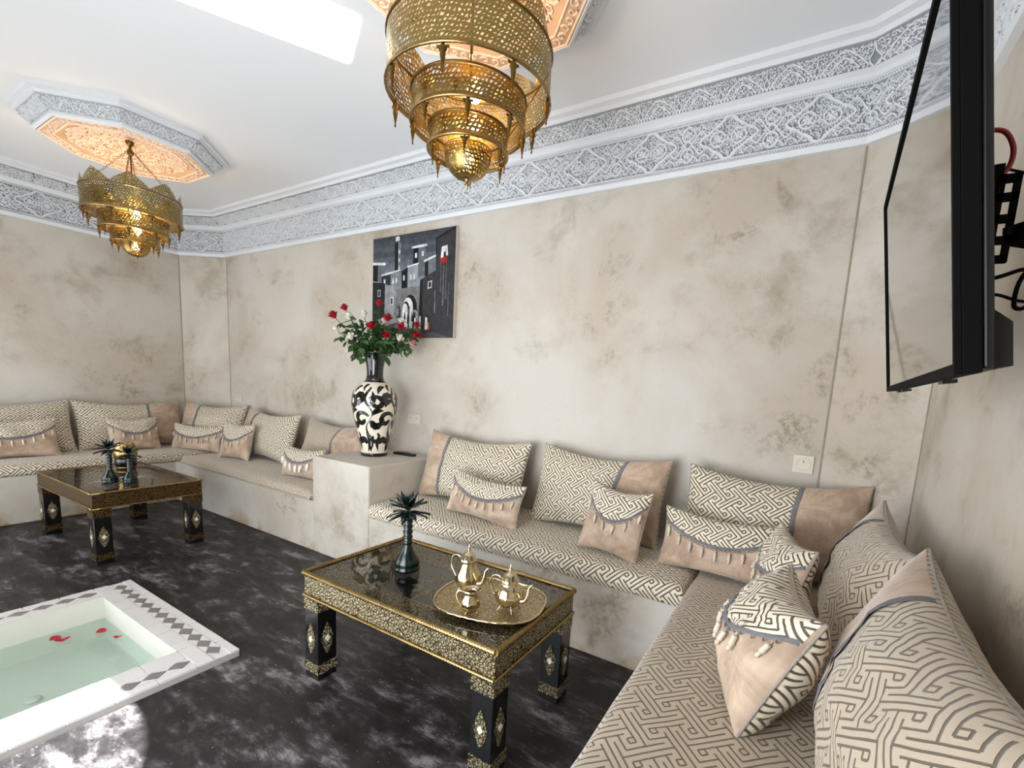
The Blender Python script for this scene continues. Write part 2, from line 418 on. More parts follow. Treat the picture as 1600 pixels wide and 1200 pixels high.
def front_wall():   # courtyard side, three round-headed openings
    mb = MB(); ops = [(-6.1, -4.4, 1.6), (-3.08, -1.84, 1.80), (-1.66, -0.6, 1.6)]
    y0, y1 = YF-0.12, YF
    xs = [XL]+[v for o in ops for v in o[:2]]+[XR]
    for a, b in zip(xs[::2], xs[1::2]): mb.box(a, b, y0, y1, 0, ZC)
    for a, b, zs in ops:
        c = (a+b)/2; r = (b-a)/2; n = 24; rz = .55
        for k in range(n):
            a0 = PI-PI*k/n; a1 = PI-PI*(k+1)/n
            X0, Z0, X1, Z1 = c+r*math.cos(a0), zs+rz*math.sin(a0), c+r*math.cos(a1), zs+rz*math.sin(a1)
            v = [mb.vert(p) for p in ((X0, y0, Z0), (X1, y0, Z1), (X1, y0, ZC), (X0, y0, ZC), (X0, y1, Z0), (X1, y1, Z1), (X1, y1, ZC), (X0, y1, ZC))]
            for q in ((0, 1, 2, 3), (7, 6, 5, 4), (4, 5, 1, 0)): mb.face([v[i] for i in q])
    struct(mb.build('wall_front', M['plaster'], weld=True))
    d = struct(bpy.data.objects.new('sun_blocker_1', None)); C.objects.link(d)   # unseen board added in the arch to keep sun off the pool
    mb = MB(); mb.box(-3.075, -2.63, y0+.02, y0+.07, 0.01, 2.34); mb.build('blocker_board', M['blocker_wood'], d)
    for k in range(4): mb = MB(); mb.box(-3.02, -2.69, y1-.052, y1-.044, .15+.52*k, .57+.52*k); mb.build('blocker_panel', M['blocker_wood'], d)
front_wall()
# fine vertical joints where the chamfers meet the walls
for n_, (x, y, an) in enumerate(((A1[0]+.0015, A1[1]-.004, 75), (A2[0]+.004, YB-.0015, -165+180), (B1[0]-.004, YB-.0015, -14), (XR-.0015, B2[1]-.004, 104))):
    mb = MB(); mb.box(-.004, .004, -.0012, .0012, .5, 2.645); o = struct(mb.build('trim_%d' % (n_+6), M['joint'])); o.location = (x, y, 0); o.rotation_euler = (0, 0, R(an))

# ------------------------------------------------------------ stucco carving
class Ribbons:
    """raised plaster strapwork drawn in a flat (u, w) panel; h is the height above the ground"""
    def __init__(s): s.mb = MB(); s.occ = set()
    def free(s, x, y, r):
        c = .003; k = int(r/c)
        return not any((int(x/c)+i, int(y/c)+j) in s.occ for i in range(-k, k+1) for j in range(-k, k+1) if i*i+j*j <= k*k)
    def fill(s, x0, x1, y0, y1, seed, h, tries=2600, ok=None, big=.017):
        q = random.Random(seed)
        for k in range(tries):
            r = big*(1-.72*k/tries); x = q.uniform(x0+r, x1-r); y = q.uniform(y0+r, y1-r)
            if (ok and not ok(x, y, r)) or not s.free(x, y, r*.95): continue
            if r > .009: s.curl((x, y), r, q.uniform(0, 6.3), q.choice((-1, 1)), .0055, h, 1.15, 9)
            else:
                a = q.uniform(0, PI); u, v = r*math.cos(a), r*math.sin(a)
                s.strip([(x-u, y-v), (x+.35*v, y-.35*u), (x+u, y+v)], lambda f: .0022+.0062*math.sin(PI*f), h*.85)
    def strip(s, pts, wd, h, closed=False):
        P = [Vector(p) for p in pts]; N = len(P); rows = []
        for a, b in zip(P, P[1:]):
            n = int((b-a).length/.003)+1
            for k in range(n+1):
                p = a+(b-a)*(k/n); s.occ.add((int(p.x/.003), int(p.y/.003)))
        for i, p in enumerate(P):
            a = P[(i-1) % N] if (closed or i) else p; b = P[(i+1) % N] if (closed or i < N-1) else p
            d = (b-a); d = d.normalized() if d.length > 1e-9 else Vector((1, 0)); n = Vector((-d.y, d.x))
            w = wd if not callable(wd) else wd(i/(N-1))
            rows.append([s.mb.vert((p.x+n.x*k*w/2, p.y+n.y*k*w/2, z)) for k, z in ((-1.25, 0), (-.7, h), (.7, h), (1.25, 0))])
        prs = list(zip(rows, rows[1:])) + ([(rows[-1], rows[0])] if closed else [])
        for a, b in prs:
            for k in range(3): s.mb.face((a[k], b[k], b[k+1], a[k+1]))
    def circle(s, c, r, wd, h, n=16): s.strip([(c[0]+r*math.cos(2*PI*k/n), c[1]+r*math.sin(2*PI*k/n)) for k in range(n)], wd, h, True)
    def curl(s, c, r, a0, sg, wd, h, turns=1.2, n=12):
        pts = []
        for k in range(n+1):
            f = k/n; a = a0+sg*2*PI*turns*f; q = r*(1-0.82*f); pts.append((c[0]+q*math.cos(a), c[1]+q*math.sin(a)))
        s.strip(pts, lambda f: wd*(1-.4*f), h)
    def leafs(s, c, r, n, a0, h):
        for k in range(n):
            a = a0+2*PI*k/n; e = (c[0]+r*math.cos(a), c[1]+r*math.sin(a))
            s.strip([c, ((c[0]+e[0])/2, (c[1]+e[1])/2), e], lambda f: r*(.15+.9*math.sin(PI*min(1, f+.1))*.6), h)
def frieze_mesh(L, H):
    rb = Ribbons(); r0 = random.Random(3); h = 0.012; cx = L/2; cy = H/2; w = 0.0085
    ring = []
    for k in range(64):
        a = 2*PI*k/64; q = 1+0.16*math.cos(4*a)+0.05*math.cos(8*a); ring.append((cx+.125*q*math.cos(a), cy+.088*q*math.sin(a)))
    rb.strip(ring, 0.012, h, True)
    for sx in (-1, 1):
        rb.circle((cx+sx*.055, cy), .038, w, h, 18); rb.leafs((cx+sx*.055, cy), .024, 5, .3, h*.8)
        for sy in (-1, 1):
            rb.curl((cx+sx*.05, cy+sy*.055), .022, PI/2*sy, sx*sy, .006, h*.8)
            if sx < 0: rb.circle((0, cy+sy*.056), .036, w, h, 16); rb.leafs((0, cy+sy*.056), .022, 4, .4, h*.8)
            pts = [(cx+sx*(.115+.105*f), cy+sy*(.085*math.sin(PI*f*1.0)*(1-f)+(.02-.04*f))) for f in [k/14 for k in range(15)]]
            rb.strip(pts, w, h)
            rb.strip([(cx+sx*(.02+.2*f), cy+sy*(H/2-.008-.03*abs(math.sin(PI*3*f)))) for f in [k/24 for k in range(25)]], .007, h)
            for q in range(3): rb.curl((cx+sx*(.135+.035*q), cy+sy*(.035+.02*(q % 2))), .017, r0.uniform(0, 6), sx*sy, .006, h*.8)
            for q in range(4): rb.curl((cx+sx*(.03+.045*q), cy+sy*(H/2-.018-.006*(q % 2))), .0125, r0.uniform(0, 6), -sx*sy, .005, h*.7)
    rb.strip([(cx-.10+.2*k/16, cy+.02*math.sin(2*PI*k/8)) for k in range(17)], .006, h)
    rb.strip([(cx-.10+.2*k/16, cy-.02*math.sin(2*PI*k/8)) for k in range(17)], .006, h)
    n0 = int(L/.003); rb.occ |= {(i+n0, j) for i, j in rb.occ if i < 16} | {(i-n0, j) for i, j in rb.occ if i > n0-16}
    rb.fill(0, L, .004, H-.004, 5, h*.9)
    for y in (-.003, H+.003): rb.strip([(0, y), (L, y)], .005, .009)
    me = rb.mb
    # two rows of little checks along the lower and upper border
    n = int(L/0.0125)
    for base in (-.022, H+.006):
        for row in (0, 1):
            for k in range(n):
                x = (k+.5*row)*L/n; me.box(x, x+L/n*.52, base+row*.008, base+row*.008+.0075, 0, .006)
    return rb.mb.mesh('carved_frieze_panel', M['stucco'])
def band_mesh(L, H):
    rb = Ribbons(); r0 = random.Random(11); h = .010; cx = L/2
    for f0, am in ((0, 1), (.5, .62)):
        pts = []
        for k in range(25):
            f = k/24; x = (f-.5)*L*.9*am; y = H*(.12+.78*am*(1-abs(2*f-1)**1.4)); pts.append((cx+x, y))
        rb.strip(pts, .007, h)
    for sx in (-1, 1):
        rb.curl((cx+sx*.03, H*.42), .017, 0, sx, .006, h); rb.leafs((cx+sx*.03, H*.42), .012, 4, .2, h)
        rb.curl((cx+sx*(L/2-.03), H*.72), .016, PI, -sx, .006, h)
        rb.strip([(cx+sx*(L/2), 0.004), (cx+sx*(L/2-.012), H*.3), (cx+sx*L/2, H*.6), (cx+sx*L/2, H*.98)], .006, h)
        for q in range(4): rb.strip([(cx+sx*(.02+.035*q), .002), (cx+sx*(.032+.035*q), H*.24), (cx+sx*(.045+.035*q), .004)], .006, h)
    rb.fill(0, L, .003, H-.003, 6, h*.85, 1200, big=.013)
    return rb.mb.mesh('carved_band_panel', M['stucco'])

PROF = [(0, 2.642), (.030, 2.642), (.034, 2.672), (.018, 2.682), (.018, 2.925), (.034, 2.932), (.038, 2.952), (.062, 2.965), (.130, 3.040), (.140, 3.038), (.146, 3.060), (.178, 3.066), (.185, 3.091)]
def cornice():
    path = [(XL, YF), A1, A2, B1, B2, (XR, YF)]
    P = [Vector(p) for p in path]
    nrm = []
    for a, b in zip(P, P[1:]): d = (b-a).normalized(); nrm.append(Vector((d.y, -d.x)))
    def off(i, o):
        if i == 0: return P[0]+nrm[0]*o
        if i == len(P)-1: return P[-1]+nrm[-1]*o
        n1, n2 = nrm[i-1], nrm[i]; m = (n1+n2); m = m/m.length; return P[i]+m*(o/m.dot(n1))
    fm = frieze_mesh(.44, .212); bm_ = band_mesh(.22, .098)
    # the back wall runs as the panels run; each straight wall stretch is one trim
    for i in range(len(P)-1):
        mb = MB(); rows = [[mb.vert((*off(j, o), z)) for o, z in PROF] for j in (i, i+1)]
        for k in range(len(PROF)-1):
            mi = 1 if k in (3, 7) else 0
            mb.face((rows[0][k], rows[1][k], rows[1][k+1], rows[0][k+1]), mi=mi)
        tr = struct(mb.build('trim_%d' % (i+1), [M['stucco'], M['stucco_recess_shade']]))
        a, b = off(i, .018), off(i+1, .018); d = (b-a); ln = d.length; d.normalize()
        n = max(1, round(ln/.44)); X = Vector((d.x, d.y, 0)); Z = Vector((nrm[i].x, nrm[i].y, 0)); Y = Vector((0, 0, 1))
        if X.cross(Y).dot(Z) < 0: a, b = b, a; X = -X
        for k in range(n):
            m = Matrix((X*(ln/n/.44), Y, Z)).transposed().to_4x4(); m.translation = Vector((a.x, a.y, 2.698))+X*(ln*k/n)
            o = add('carved_panel', fm, tr); o.matrix_world = m
        p0, p1 = (.062, 2.965), (.130, 3.040)
        a, b = off(i, p0[0]), off(i+1, p0[0]); a2, b2 = off(i, p1[0]), off(i+1, p1[0])
        if (b-a).dot(Vector((X.x, X.y))) < 0: a, b, a2, b2 = b, a, b2, a2
        ln = min((b-a).length, (b2-a2).length); n = max(1, round(ln/.22))
        st = (a if (b-a).length < (b2-a2).length else a2); st0 = a + Vector((X.x, X.y))*max(0, (a2-a).dot(Vector((X.x, X.y))))
        S = (Z*(p1[0]-p0[0])+Y*(p1[1]-p0[1])); SN = S.normalized(); NN = X.cross(SN)
        for k in range(n):
            m = Matrix((X*(ln/n/.22), SN, NN)).transposed().to_4x4(); m.translation = Vector((st0.x, st0.y, p0[1]))+X*(ln*k/n)
            o = add('carved_band', bm_, tr); o.matrix_world = m
cornice()

def rose(cx, cy, name_label):
    t = thing('ceiling_rose', name_label, 'ceiling rose', (cx, cy, ZC), group='octagonal ceiling roses')
    Z1 = -.125; ap0, ap1 = .575, .455; c8 = 1/math.cos(PI/8)
    def ring(ap, z, mb): return [mb.vert((ap*c8*math.cos(PI/8+PI/4*k), ap*c8*math.sin(PI/8+PI/4*k), z)) for k in range(8)]
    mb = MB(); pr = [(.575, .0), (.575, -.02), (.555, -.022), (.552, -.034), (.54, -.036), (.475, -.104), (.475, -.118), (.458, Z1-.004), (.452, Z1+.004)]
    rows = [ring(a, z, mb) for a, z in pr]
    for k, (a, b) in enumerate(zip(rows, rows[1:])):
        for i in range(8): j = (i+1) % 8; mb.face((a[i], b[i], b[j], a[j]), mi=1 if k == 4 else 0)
    mb.build('moulded_frame', [M['stucco'], M['stucco_recess_shade_pale']], t)
    # carved side panels
    rb = Ribbons(); r0 = random.Random(5); Lw = 2*.475*math.tan(PI/8); Lo = 2*.54*math.tan(PI/8); Hh = math.hypot(.065, .068)
    for q in range(6): rb.curl((Lo/2-Lw/2+.03+(Lw-.06)*q/5, Hh*.5), .027, q*1.3, 1 if q % 2 else -1, .006, .008, 1.1)
    rb.strip([(Lo/2-Lw/2+Lw*k/30, Hh*.5+Hh*.3*math.sin(k*.8)) for k in range(31)], .007, .009)
    rb.fill(0, Lo, .004, Hh-.004, 7, .007, 1500, ok=lambda x, y, r: (Lo-Lw)/2*y/Hh+r < x < Lo-(Lo-Lw)/2*y/Hh-r, big=.015)
    sm = rb.mb.mesh('carved_side_panel', M['stucco'])
    for k in range(8):
        an = PI/4*k; n = Vector((math.cos(an), math.sin(an), 0)); X = Vector((math.sin(an), -math.cos(an), 0))
        S = (n*(-.065)+Vector((0, 0, -.068))).normalized(); NN = X.cross(S)
        if NN.dot(n) < 0: X = -X; NN = X.cross(S)
        m = Matrix((X, S, NN)).transposed().to_4x4(); m.translation = n*.54+Vector((0, 0, -.036))-X*(Lo/2)
        o = add('carved_side_panel', sm, t); o.matrix_basis = m
    # carved soffit: flat octagonal border and a shallow bowl
    mb = MB(); rows = [ring(.452, Z1, mb), ring(.37, Z1, mb), ring(.36, Z1+.008, mb)]
    for a, b in zip(rows, rows[1:]):
        for i in range(8): j = (i+1) % 8; mb.face((a[i], b[i], b[j], a[j]))
    n = 8
    prev = rows[-1]
    for s_ in range(1, 7):
        f = s_/6; cur = ring(.36*(1-f)+.02*f, Z1+.008+.108*math.sin(f*PI/2), mb)
        for i in range(8): j = (i+1) % 8; mb.face((prev[i], cur[i], cur[j], prev[j]), smooth=True)
        prev = cur
    mb.face(prev)
    mb.build('soffit', M['stucco_glow_shade'], t)
    rb = Ribbons()
    for k in range(8):
        a = PI/8+PI/4*k; b = a+PI/4
        for rr in (.445, .378): rb.strip([(rr*c8*math.cos(a), rr*c8*math.sin(a)), (rr*c8*math.cos(b), rr*c8*math.sin(b))], .008, .006)
        for q in range(7):
            f = (q+.5)/7; p = Vector((math.cos(a), math.sin(a)))*.411*c8*(1-f)+Vector((math.cos(b), math.sin(b)))*.411*c8*f
            rb.curl((p.x, p.y), .024, q*2+a, 1 if q % 2 else -1, .006, .006, 1.0, 8)
    r1 = random.Random(9)
    def dome(x, y): r = min(.36, math.hypot(x, y)); f = 1-r/.36; return .008+.108*math.sin(f*PI/2)
    nb = len(rb.mb.v)
    for ring_r, cnt, cr in ((.30, 16, .045), (.21, 12, .04), (.12, 8, .035), (.255, 16, .022), (.165, 10, .02)):
        for k in range(cnt): a = 2*PI*k/cnt+ring_r*9; rb.curl((ring_r*math.cos(a), ring_r*math.sin(a)), cr, a, 1 if k % 2 else -1, .008, .007, 1.2, 12)
    rb.fill(-.35, .35, -.35, .35, 8, .006, 7000, ok=lambda x, y, r: math.hypot(x, y)+r < .355, big=.024)
    for i in range(nb, len(rb.mb.v)):
        x, y, z = rb.mb.v[i]; rb.mb.v[i] = (x, y, z-dome(x, y))
    rb.mb.v = [(x, y, Z1-z) for x, y, z in rb.mb.v]
    rb.mb.build('soffit_carving', M['stucco_glow'], t)
    return t
rose(-4.655, 1.58, 'octagonal carved ceiling rose above the far small chandelier')
rose(-1.345, 1.58, 'octagonal carved ceiling rose above the near large chandelier')

# ------------------------------------------------------------ pierced brass chandeliers
def pierced_band(name, parent, r0, z0, r1, z1, cell, mat, seed=1, crown=None, bulge=0.0):
    """sheet between two rings, every cell cut by its own small hole"""
    rr = random.Random(seed); mb = MB(); n = max(12, int(2*PI*max(r0, r1)/cell)); hgt = math.hypot(r1-r0, z1-z0); m = max(2, round(hgt/cell))
    def P(a, f, push=0.0):
        r = r0+(r1-r0)*f+bulge*math.sin(PI*f); z = z0+(z1-z0)*f
        if crown: z = z0+(crown(a)-z0)*f
        return (r*math.cos(a), r*math.sin(a), z)
    jit = [[(rr.uniform(-.33, .33), rr.uniform(-.33, .33) if 0 < j < m else 0) for j in range(m+1)] for i in range(n)]
    def node(i, j): dx, dy = jit[i % n][j]; return ((i+dx+.5*(j % 2))/n*2*PI, (j+dy)/m)
    for j in range(m):
        for i in range(n):
            q = [node(i, j), node(i+1, j), node(i+1, j+1), node(i, j+1)]
            if j % 2: q = [node(i, j), node(i+1, j), node(i+2, j+1), node(i+1, j+1)]
            cx = sum(a for a, f in q)/4; cf = sum(f for a, f in q)/4
            sc = rr.uniform(.34, .60); k = rr.choice((3, 3, 4)); ph = rr.uniform(0, 2*PI)
            out = [mb.vert(P(a, f)) for a, f in q]
            if k == 4: inn = [mb.vert(P(cx+(a-cx)*sc, cf+(f-cf)*sc)) for a, f in q]
            else:
                inn = [mb.vert(P(cx+(a-cx)*sc, cf+(f-cf)*sc)) for a, f in q[:3]]; inn.append(inn[rr.choice((0, 2))])
                if inn[3] == inn[0]: pass
            for e in range(4):
                g = (e+1) % 4; ids = []
                for x in (out[e], out[g], inn[g], inn[e]):
                    if x not in ids: ids.append(x)
                if len(ids) > 2: mb.face(ids)
    return mb.build(name, mat, parent)
def ring_tube(name, parent, r, z, th, mat, n=48, lobes=0):
    mb = MB(); mb.tube([(r*math.cos(2*PI*k/n), r*math.sin(2*PI*k/n), z) for k in range(n)], th, 6, closed=True)
    return mb.build(name, mat, parent)
def drop_mesh(h):
    mb = MB(); mb.lathe([(0, 0), (.004, -.003), (.011, -.010), (.013, -.018), (.008, -.026), (.0095, -.034), (.006, -.05), (.002, -.075), (.004, -.079), (.001, -.086), (0, -.088)], 10)
    mb.box(-.004, .004, -.002, .002, -.004, .012)
    mb.box(-.02, .02, -.0015, .0015, -.014, -.006)
    mb.v = [(x, y, z*h/.088) for x, y, z in mb.v]; return mb.mesh('hanging_finial', M['brass_dark'])
def chandelier(cx, cy, tipz, sc, label, seed):
    t = thing('chandelier', label, 'chandelier', (cx, cy, tipz), group='pierced brass chandeliers', scale=sc)
    t.rotation_euler = (0, 0, .4*seed)
    T = [(.326, .345, .52), (.230, .235, .345), (.160, .142, .225)]   # radius, bottom z, top z above the tip
    cl = .0165
    dm = drop_mesh(.085)
    for k, (r, zb, zt) in enumerate(T):
        pierced_band('pierced_ring', t, r, zb+.012, r, zt-.006, cl, M['brass_lamp'], seed*10+k)
        ring_tube('rim', t, r+.002, zb, .0065, M['brass'])
        ring_tube('bead', t, r+.001, zt, .005, M['brass_dark'])
        mb = MB(); mb.lathe([(r+.001, zb+.013), (r+.006, zb+.006), (r+.003, zb-.002)], 56); mb.build('turned_edge', M['brass'], t)
        nd = (8, 8, 6)[k]
        for q in range(nd): a = 2*PI*(q+.35*k)/nd; add('hanging_finial', dm, t, ((r-.006)*math.cos(a), (r-.006)*math.sin(a), zb-.002), (0, 0, a+PI/2), ((1.15, 1, .85)[k],)*3)
        if k < 2:   # annular pierced floor is open; three straps carry the next ring
            r2, zt2 = T[k+1][0], T[k+1][2]
            for q in range(4):
                a = 2*PI*q/4+.3; mb = MB(); mb.tube([(r*math.cos(a), r*math.sin(a), zt-.01), (r2*math.cos(a), r2*math.sin(a), zt2)], .003, 5); mb.build('strap', M['brass_dark'], t)
    # crown of pointed leaves over the widest ring
    def crown(a): u = (a*8/(2*PI)) % 1; return .52+.095*(1-abs(2*u-1))**.8+.012
    pierced_band('crown', t, .326, .523, .314, .60, cl, M['brass_lamp'], seed+5, crown)
    # bowl
    mb = MB(); pts = []
    pierced_band('pierced_bowl', t, .096, .150, .080, .080, .0145, M['brass_lamp'], seed+7, bulge=.006)
    pierced_band('pierced_bowl', t, .080, .080, .045, .050, .0145, M['brass_lamp'], seed+8, bulge=.004)
    mb.lathe([(.098, .150), (.101, .153), (.098, .156)], 40); mb.lathe([(.046, .051), (.03, .044), (.008, .041), (.009, .034), (.004, .028), (.012, .022), (.004, .017), (.003, .004), (0, 0)], 20)
    mb.build('bowl_finial', M['brass'], t)
    mb = MB(); ztop = (ZC-.04-tipz)/sc; hub = ztop-.10 if ztop > 1 else ztop-.08
    mb.tube([(0, 0, .15), (0, 0, ztop)], .006, 8); mb.lathe([(0, hub-.03), (.02, hub-.02), (.026, hub), (.012, hub+.02), (.008, hub+.05)], 14); mb.lathe([(.0, ztop), (.03, ztop), (.028, ztop-.02), (.01, ztop-.04), (0, ztop-.05)], 16)
    mb.build('stem', M['brass_dark'], t)
    for q in range(4):
        a = 2*PI*q/4+.3; mb = MB(); p0 = Vector((.322*math.cos(a), .322*math.sin(a), .52)); p1 = Vector((.02*math.cos(a), .02*math.sin(a), hub))
        N = 26; L = (p1-p0).length
        for i in range(N):
            c = p0+(p1-p0)*((i+.5)/N); dd = (p1-p0).normalized(); s1 = dd.orthogonal().normalized() if i % 2 else dd.cross(dd.orthogonal().normalized())
            ln = L/N*.72; mb.tube([c+dd*ln*math.cos(w_)+s1*.007*math.sin(w_) for w_ in [2*PI*e/8 for e in range(8)]], .0016, 4, closed=True)
        mb.build('chain', M['brass_dark'], t)
    for z, r in ((.37, .034), (.25, .030), (.115, .026)):
        mb = MB(); mb.lathe([(0, -r), (.6*r, -.8*r), (r, 0), (.7*r, .8*r), (.3*r, 1.3*r), (.3*r, 1.9*r), (0, 1.95*r)], 14); o = mb.build('bulb', M['bulb'], t); o.location = (.0 if z < .2 else .02, 0, z)
    for z, e in ((.52, 6), (.27, 3)):
        l = lamp('chandelier_glow', 'POINT', (cx, cy, tipz+z*sc), (0, 0, -1), e, (1, .68, .38), shadow_soft_size=.04)
chandelier(-1.345, 1.58, 2.195, 1.0, 'large tiered pierced brass chandelier hanging close overhead, by the top edge', 1)
chandelier(-4.655, 1.58, 2.178, .92, 'smaller-looking tiered pierced brass chandelier hanging at the far left', 2)

# ------------------------------------------------------------ masonry bench with pedestal
def bench():
    t = thing('masonry_bench', 'built-in plastered masonry bench running along the walls with a square pedestal', 'bench')
    def part(name, poly, z1):
        mb = MB(); mb.prism(poly, 0, z1); return mb.build(name, M['plaster'], t, weld=True, bevel=.012)
    part('bench_base', [(XL+.001, YF+.001), (-5.59, YF+.001), (-5.59, 2.126), (-5.44, 2.126), (-5.44, YB-.001), (-5.918, YB-.001), (XL+.001, 2.557)], .41)
    part('bench_base', [(-5.4399, 2.126), (-3.2601, 2.126), (-3.2601, YB-.001), (-5.4399, YB-.001)], .41)
    part('pedestal', [(-3.26, 2.124), (-2.612, 2.124), (-2.612, YB-.001), (-3.26, YB-.001)], .77)
    part('bench_base', [(-2.6119, 2.126), (-.415, 2.126), (-.415, YB-.001), (-2.6119, YB-.001)], .405)
    part('bench_base', [(-.4149, YF+.001), (XR-.001, YF+.001), (XR-.001, 2.625), (.086, YB-.001), (-.4149, YB-.001)], .40)
bench()

# ------------------------------------------------------------ mattresses
def mattress(label, poly_x, poly_y, z0, z1, mat, along='x', wrinkle=.003, seed=0, cuts=None):
    x0, x1 = poly_x; y0, y1 = poly_y; r = .035; mb = MB(); off = Vector((seed*3.1, seed*1.7, 0))
    def prof(lo, hi, n):   # sections through one horizontal axis including the rounded edges
        st = [(lo, -1)] ; return st
    def axis(lo, hi):
        n = max(6, int((hi-lo)/.045)); L = [lo+r*(1-math.cos(a)) for a in (0, PI/8, PI/4, 3*PI/8)]
        M_ = [lo+r+(hi-lo-2*r)*k/n for k in range(n+1)]; Rr = [hi-r*(1-math.cos(a)) for a in (3*PI/8, PI/4, PI/8, 0)]
        return L+M_+Rr
    ax, ay = axis(x0, x1), axis(y0, y1); hz = z1-r
    def edge(v, lo, hi):
        d = min(v-lo, hi-v); return 0 if d >= r else r-math.sqrt(max(0, r*r-(r-d)**2))
    top = [[None]*len(ay) for _ in ax]
    for i, x in enumerate(ax):
        for j, y in enumerate(ay):
            e = edge(x, x0, x1)+edge(y, y0, y1); e = min(e, r*1.3)
            w = wrinkle*noise.noise(Vector((x*6, y*6, 0))+off)*1.2+wrinkle*.9*noise.noise(Vector((x*17, y*9, 3))+off)
            bul = .010*math.sin(PI*(x-x0)/(x1-x0))**.5*math.sin(PI*max(0, min(1, (y-y0)/(y1-y0))))**.5
            top[i][j] = mb.vert((x, y, z1-e+w+bul))
    def arc(v, lo, hi):   # arc length over the rounded edge keeps the pattern unstretched
        v = max(lo, min(hi, v))
        if v-lo < r: return lo+r-r*(PI/2-math.acos(max(-1, min(1, 1-(v-lo)/r))))
        if hi-v < r: return hi-r+r*(PI/2-math.acos(max(-1, min(1, 1-(hi-v)/r))))
        return v
    def uvt(x, y): return (x, y) if along == 'x' else (-y, x)
    for i in range(len(ax)-1):
        for j in range(len(ay)-1):
            ids = (top[i][j], top[i+1][j], top[i+1][j+1], top[i][j+1])
            mb.face(ids, uv=[uvt(arc(mb.v[k][0], x0, x1), arc(mb.v[k][1], y0, y1)) for k in ids], smooth=True)
    def side(chain, fn):
        low = []
        K = 5
        rows = [chain]
        for k in range(1, K+1):
            f = k/K; row = []
            for c in chain:
                x, y, z = mb.v[c]; nx, ny = fn(x, y); zz = z+(z0-z)*f; b_ = .008*math.sin(PI*f)+wrinkle*noise.noise(Vector((x*9, y*9, zz*9))+off)
                row.append(mb.vert((x+nx*b_, y+ny*b_, zz)))
            rows.append(row)
        for a, b in zip(rows, rows[1:]):
            for i in range(len(chain)-1):
                ids = (a[i], b[i], b[i+1], a[i+1]); uvs = []
                for k in ids:
                    x, y, z = mb.v[k]; nx, ny = fn(x, y); d = max(0, hz-z); uvs.append(uvt(arc(x, x0, x1)+nx*d, arc(y, y0, y1)+ny*d))
                mb.face(ids, uv=uvs, smooth=True)
    nx, ny = len(ax), len(ay)
    side([top[i][0] for i in range(nx)], lambda x, y: (0, -1)); side([top[i][ny-1] for i in range(nx-1, -1, -1)], lambda x, y: (0, 1))
    side([top[0][j] for j in range(ny-1, -1, -1)], lambda x, y: (-1, 0)); side([top[nx-1][j] for j in range(ny)], lambda x, y: (1, 0))
    if cuts: mb.v = [cuts(p) for p in mb.v]
    o = mb.build('seat_mattress', mat); tag(o, label, 'mattress', 'bench seat mattresses'); return o
mattress('key-fret patterned seat mattress on the bench right of the pedestal', (-2.605, -.405), (2.118, YB-.01), .408, .505, M['fret'], 'x', .002, 1)
def cut_r(p):
    x, y, z = p
    lim = XR-.012-(max(0, y-2.60))*1.60
    return (min(x, lim), y, z)
mattress('shade-toned key-fret seat mattress along the right wall, nearest the camera', (-.402, XR-.01), (-.45, YB-.012), .403, .50, M['fret_shade'], 'y', .004, 2, cut_r)
mattress('wrinkled shade-toned key-fret mattress on the bench left of the pedestal', (-5.432, -3.268), (2.112, YB-.012), .413, .49, M['fret_shade'], 'x', .006, 3)
def cut_l(p):
    x, y, z = p
    lim = XL+.012+max(0, y-2.53)*1.78
    return (max(x, lim), y, z)
mattress('key-fret patterned seat mattress along the left wall behind the far table', (XL+.01, -5.60+.015), (-.45, 2.80), .413, .50, M['fret'], 'y', .003, 4, cut_l)

